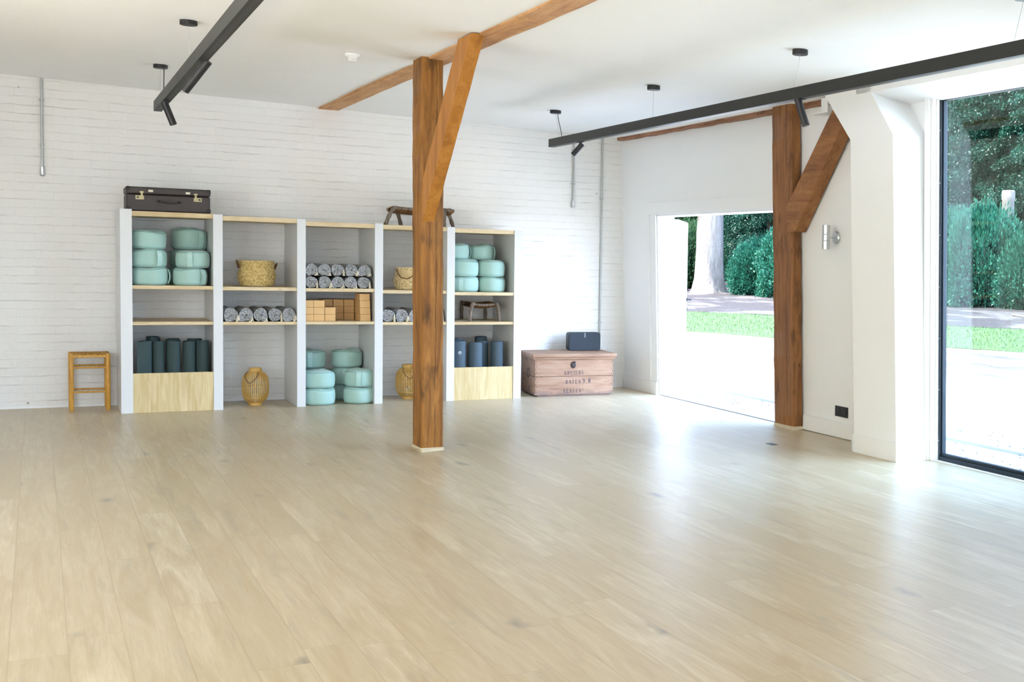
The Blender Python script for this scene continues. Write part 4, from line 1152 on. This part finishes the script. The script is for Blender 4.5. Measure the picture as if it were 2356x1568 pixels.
def leaves(m, centres, r0, size, n_each, spread, droop=0):
    for c, nrm_ in centres:
        for k in range(n_each):
            p = c + Vector((r0.gauss(0, spread), r0.gauss(0, spread), r0.gauss(0, spread)))
            d = (nrm_ + Vector((r0.uniform(-.8, .8), r0.uniform(-.8, .8), r0.uniform(-.6, .8) - droop))).normalized()
            s_ = d.cross(Vector((r0.uniform(-1, 1), r0.uniform(-1, 1), r0.uniform(-1, 1))))
            if s_.length < 1e-3: continue
            s_.normalize(); L_ = size * r0.uniform(.7, 1.35); w = L_ * .26
            m.add([p, p + d * L_ * .5 + s_ * w, p + d * L_, p + d * L_ * .5 - s_ * w], [(0, 1, 2, 3)])
def make_bush(seed, mat, name='garden_shrub'):
    r0 = random.Random(seed)
    t = thing(name, 'x', 'shrub')
    m = MB(); cs = []
    for k in range(1150):
        a = r0.uniform(0, 2 * PI); u = r0.uniform(-.75, 1); h = math.sqrt(max(0, 1 - u * u * (.45 if u < 0 else 1)))
        n_ = Vector((math.cos(a) * h, math.sin(a) * h, u))
        rr = 1 + .16 * mnoise.noise(n_ * 2.3 + Vector((seed, 0, 0))) + r0.uniform(-.13, .05)
        c = Vector((n_.x * 1.0 * rr, n_.y * 1.0 * rr, .42 + n_.z * .60 * rr + (.05 * r0.random() if u > .5 else 0)))
        if c.z < .02: continue
        cs.append((c, (n_ + Vector((0, 0, .45))).normalized()))
    leaves(m, cs, r0, .062, 22, .055)
    m.build('foliage', mat, t, smooth=0)
    m = MB(); m.lathe([(0, -.05), (.50, -.02), (.68, .2), (.72, .45), (.56, .70), (.30, .84), (0, .88)], 18, fn=lambda r, z, th, i: (r * (1 + .08 * math.sin(3 * th + seed)), z)); m.build('shade_core', DARKC, t)  # solid dark core added as painted shade behind the leaves
    return t
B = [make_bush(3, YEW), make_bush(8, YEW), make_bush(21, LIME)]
GS = 'clipped shrubs along the earth track'
bush_spots = [ # x, y, radius, height, proto, label
 (14.2, 18.7, 1.35, 2.15, 0, 'rounded evergreen shrub right of the big tree trunk, seen through the doorway'),
 (14.4, 16.4, 1.45, 2.3, 1, 'evergreen shrub half hidden by the post, seen at the right of the doorway'),
 (13.9, 20.9, 1.0, 1.65, 0, 'small shrub at the right foot of the big tree trunk'),
 (12.6, 25.6, .8, .75, 2, 'low bright shrub left of the big tree trunk'),
 (14.4, 27.4, 1.3, 2.2, 2, 'loose bright shrub behind the door edge, left of the tree trunk'),
 (14.6, 13.7, 1.1, 2.1, 0, 'evergreen shrub in the gap between doorway and window'),
 (14.7, 11.75, .95, 2.25, 1, 'tall evergreen shrub at the left edge of the big window'),
 (14.4, 10.35, .98, 2.38, 0, 'bright evergreen shrub in the middle of the big window'),
 (14.8, 8.85, .95, 1.85, 1, 'lower evergreen shrub at the right edge of the big window'),
 (14.9, 7.1, 1.1, 2.1, 0, 'evergreen shrub beyond the right edge of the big window'),
]
ub = set()
for (x, y, r, h, p, lab) in bush_spots:
    loc = (x, y, gz(x, y)); sc = (r, r, h / 1.06)
    if p not in ub: ub.add(p); o = B[p]; o.location = loc; o.scale = sc; o.rotation_euler = (0, 0, x); o['label'] = lab; o['group'] = GS
    else: dup(B[p], loc, y * 1.7, lab, GS, sc)
def make_fir(seed, H, mat, nb=135):
    r0 = random.Random(seed)
    t = thing('fir_tree', 'x', 'tree')
    m = MB(); m.tube([(0, 0, -.2), (.05, 0, H * .4), (0, .04, H * .98)], [.22, .15, .03], 10); m.build('trunk', BROWNBARK, t)
    m = MB()
    for k in range(nb):
        u = (k + r0.random()) / nb; z = H * (.06 + .92 * u); a = k * 2.4 + r0.uniform(-.5, .5)
        Lb = (2.6 * (1 - u) ** .75 + .35) * r0.uniform(.8, 1.15)
        ca, sa = math.cos(a), math.sin(a); cs = []
        q = int(5 + Lb * 6)
        for i in range(2, q):
            s_ = i / q; p = Vector((ca * Lb * s_, sa * Lb * s_, z - .30 * Lb * s_ * s_ + .10 * Lb * s_))
            wd = .42 * Lb * .35 * math.sin(PI * min(1, s_ * 1.05)) + .03
            for sg in (-1, -.35, .35, 1):
                cs.append((p + Vector((-sa * wd * sg, ca * wd * sg, -.06 * abs(sg))), Vector((ca * .6 - sa * sg * .7, sa * .6 + ca * sg * .7, -.25)).normalized()))
        leaves(m, cs, r0, .092, 12, .085, .25)
    m.build('crown', mat, t, smooth=0)
    return t
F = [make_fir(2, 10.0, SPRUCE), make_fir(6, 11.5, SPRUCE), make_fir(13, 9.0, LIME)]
GF = 'conifers behind the shrubs'
fir_spots = [
 (18.8, 12.4, 1.0, 1, 'dark drooping conifer beyond the right edge of the big window'),
 (19.4, 13.9, 1.05, 0, 'dark drooping conifer at the right edge of the big window'),
 (18.6, 14.9, 1.08, 1, 'dark drooping conifer right above the sawn-off trunk in the big window'),
 (19.8, 16.3, 1.1, 0, 'dark drooping conifer left of the sawn-off trunk in the big window'),
 (18.9, 17.7, 1.0, 1, 'dark drooping conifer at the left edge of the big window'),
 (18.4, 28.0, .95, 1, 'dark conifer above the clipped shrub at the right of the doorway'),
 (19.2, 30.6, .9, 0, 'dark conifer in the doorway, midway between post and big trunk'),
 (18.6, 32.8, 1.0, 2, 'sun-tinted conifer just right of the big pale trunk, in the doorway'),
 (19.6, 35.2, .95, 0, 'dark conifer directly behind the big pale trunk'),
 (17.4, 34.6, .9, 2, 'sun-tinted conifer between the open door leaf and the big trunk'),
]
uf = set()
for (x, y, s_, p, lab) in fir_spots:
    loc = (x, y, gz(x, y)); sc = (s_ * .85, s_ * .85, s_)
    if p not in uf: uf.add(p); o = F[p]; o.location = loc; o.scale = sc; o.rotation_euler = (0, 0, x * 3); o['label'] = lab; o['group'] = GF
    else: dup(F[p], loc, x * 5 + y, lab, GF, sc)
# the rest of the wood, a mass nobody could count
r0 = random.Random(77); m = MB(); mc = MB()
for k in range(26):
    y = 4 + 1.75 * k + r0.uniform(-.4, .4); x = 25.0 + 1.5 * (k % 3) + r0.uniform(-.4, .4); H = r0.uniform(10.5, 12.5); zb = gz(x, y); cs = []
    for q in range(620):
        u = r0.random() ** 1.1; a = r0.uniform(0, 2 * PI); rr = (2.5 * (1 - u) ** .7 + .3) * r0.uniform(.55, 1.05)
        cs.append((Vector((x + math.cos(a) * rr, y + math.sin(a) * rr, zb + H * u)), Vector((math.cos(a), math.sin(a), -.35)).normalized()))
    leaves(m, cs, r0, .125, 9, .15, .25)
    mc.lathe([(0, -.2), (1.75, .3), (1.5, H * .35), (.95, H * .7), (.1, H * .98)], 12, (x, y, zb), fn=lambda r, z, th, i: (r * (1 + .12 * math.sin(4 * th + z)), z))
tag(m.build('woods', SPRUCE, smooth=0), 'dense dark wood closing off the yard behind the conifers', 'wood', kind='stuff')
mc.build('wood_shade_core', DARKC, bpy.data.objects['woods'], smooth=60)['kind'] = 'stuff'  # dark cones added behind the sprays, their colour standing in for shade
# the big pale trunk seen through the doorway and a cut trunk over the shrubs
m = MB()
def trunkfn(r, z, th, i):
    return r * (1 + .05 * math.sin(5 * th + z) + .025 * math.sin(13 * th + z * 2) + .05 * mnoise.noise(Vector((math.cos(th) * 2, math.sin(th) * 2, z * .6)))), z
m.lathe([(.72, -.2), (.58, .15), (.50, .5), (.465, 1.1), (.44, 2.0), (.405, 3.2), (.37, 5.0), (.33, 8.0), (.26, 11)], 40, fn=trunkfn)
tr_ = thing('broadleaf_tree', 'big pale tree trunk seen through the open doorway', 'tree', (13.1, 22.9, gz(13.1, 22.9)))
m.build('trunk', BARK, tr_, smooth=60)
m = MB(); r0 = random.Random(4); cs = []
for k in range(420):
    n_ = Vector((r0.gauss(0, 1), r0.gauss(0, 1), r0.gauss(0, 1))).normalized()
    cs.append((Vector((n_.x * 3.2, n_.y * 3.2, 9.5 + n_.z * 2.2)) * 1.0, n_))
leaves(m, cs, r0, .30, 8, .35); m.build('crown', LIME, tr_, smooth=0)
m = MB()
for k, (z, a, L_) in enumerate(((5.6, .3, 2.4), (6.4, 2.2, 2.6), (7.0, 4.0, 2.4), (7.6, 5.2, 2.0))):
    m.tube([(0, 0, z), (math.cos(a) * L_ * .5, math.sin(a) * L_ * .5, z + 1.0), (math.cos(a) * L_, math.sin(a) * L_, z + 2.4)], [.12, .08, .03], 8)
m.build('branch', BARK, tr_)
xs_, ys_ = 16.4, 11.75
m = MB(); m.lathe([(.20, -.2), (.18, .5), (.165, 1.5), (.165, 2.72), (.185, 2.78), (.18, 2.98), (.15, 3.0), (0, 2.99)], 20, fn=lambda r, z, th, i: (r * (1 + .05 * math.sin(3 * th)), z))
tag(m.build('tree_stump', BARK, loc=(xs_, ys_, gz(xs_, ys_)), smooth=50), 'pale trunk sawn off flat, standing behind the shrubs in the big window', 'tree stump')

# ------------------------------------------------------------------ daylight
w = bpy.data.worlds.new('daylight'); S.world = w; w.use_nodes = True
nt = w.node_tree; nt.nodes.clear()
out = nt.nodes.new('ShaderNodeOutputWorld'); bg = nt.nodes.new('ShaderNodeBackground')
tc = nt.nodes.new('ShaderNodeTexCoord'); sp = nt.nodes.new('ShaderNodeSeparateXYZ'); nt.links.new(tc.outputs['Generated'], sp.inputs[0])
r1 = nt.nodes.new('ShaderNodeValToRGB'); nt.links.new(sp.outputs[2], r1.inputs[0])
r1.color_ramp.elements[0].color = (1.0, 1.0, 1.0, 1); r1.color_ramp.elements[1].color = (.62, .80, 1.05, 1); r1.color_ramp.elements[1].position = .8
mp = nt.nodes.new('ShaderNodeMapRange'); nt.links.new(sp.outputs[0], mp.inputs[0]); mp.inputs[1].default_value = -.9; mp.inputs[2].default_value = .9
r2 = nt.nodes.new('ShaderNodeValToRGB'); nt.links.new(mp.outputs[0], r2.inputs[0])
r2.color_ramp.elements[0].color = (.25, .24, .185, 1); r2.color_ramp.elements[1].color = (.50, .64, .88, 1)
mx = nt.nodes.new('ShaderNodeMix'); mx.data_type = 'RGBA'; mx.blend_type = 'MULTIPLY'; mx.inputs[0].default_value = 1
nt.links.new(r1.outputs[0], mx.inputs[6]); nt.links.new(r2.outputs[0], mx.inputs[7])
m3 = nt.nodes.new('ShaderNodeMapRange'); nt.links.new(sp.outputs[1], m3.inputs[0]); m3.inputs[1].default_value = -.95; m3.inputs[2].default_value = .1; m3.inputs[3].default_value = 3.9; m3.inputs[4].default_value = 1.0
mv = nt.nodes.new('ShaderNodeVectorMath'); mv.operation = 'SCALE'; nt.links.new(mx.outputs[2], mv.inputs[0]); nt.links.new(m3.outputs[0], mv.inputs[3])
nt.links.new(mv.outputs[0], bg.inputs[0]); bg.inputs[1].default_value = 2.7
nt.links.new(bg.outputs[0], out.inputs[0])
sl = bpy.data.lights.new('sun', 'SUN'); sl.energy = 12.0; sl.angle = math.radians(1.0); sl.color = (1, .975, .94)
so = bpy.data.objects.new('sun', sl); COL.objects.link(so)
so.rotation_euler = Vector((.42, -.14, -.84)).to_track_quat('-Z', 'Y').to_euler()

# ------------------------------------------------------------------ camera
cam = bpy.data.cameras.new('camera'); co = bpy.data.objects.new('camera', cam); COL.objects.link(co)
yaw, pitch, roll = .5778, -.0568, .0248
fw = Vector((math.sin(yaw) * math.cos(pitch), math.cos(yaw) * math.cos(pitch), math.sin(pitch)))
rt = Vector((math.cos(yaw), -math.sin(yaw), 0)); up = rt.cross(fw)
r_ = rt * math.cos(roll) + up * math.sin(roll); u_ = -rt * math.sin(roll) + up * math.cos(roll)
M_ = Matrix((r_, u_, -fw)).transposed().to_4x4(); M_.translation = Vector((-5.8487, -13.4058, 1.4950))
co.matrix_world = M_
cam.sensor_width = 36; cam.lens = 2785.82 / 2356 * 36
cam.shift_x = (1178 - 1900) / 2356; cam.shift_y = (771.79 - 784) / 2356
cam.clip_start = .05; cam.clip_end = 300
S.camera = co

vs_ = S.view_settings; vs_.view_transform = 'Standard'; vs_.look = 'None'; vs_.gamma = 1; vs_.exposure = 1.76
vs_.use_curve_mapping = False
cy = S.cycles
cy.max_bounces = 7; cy.diffuse_bounces = 5; cy.adaptive_threshold = .02; cy.glossy_bounces = 3; cy.transmission_bounces = 4; cy.transparent_max_bounces = 8
cy.sample_clamp_indirect = 8; cy.caustics_reflective = False; cy.caustics_refractive = False
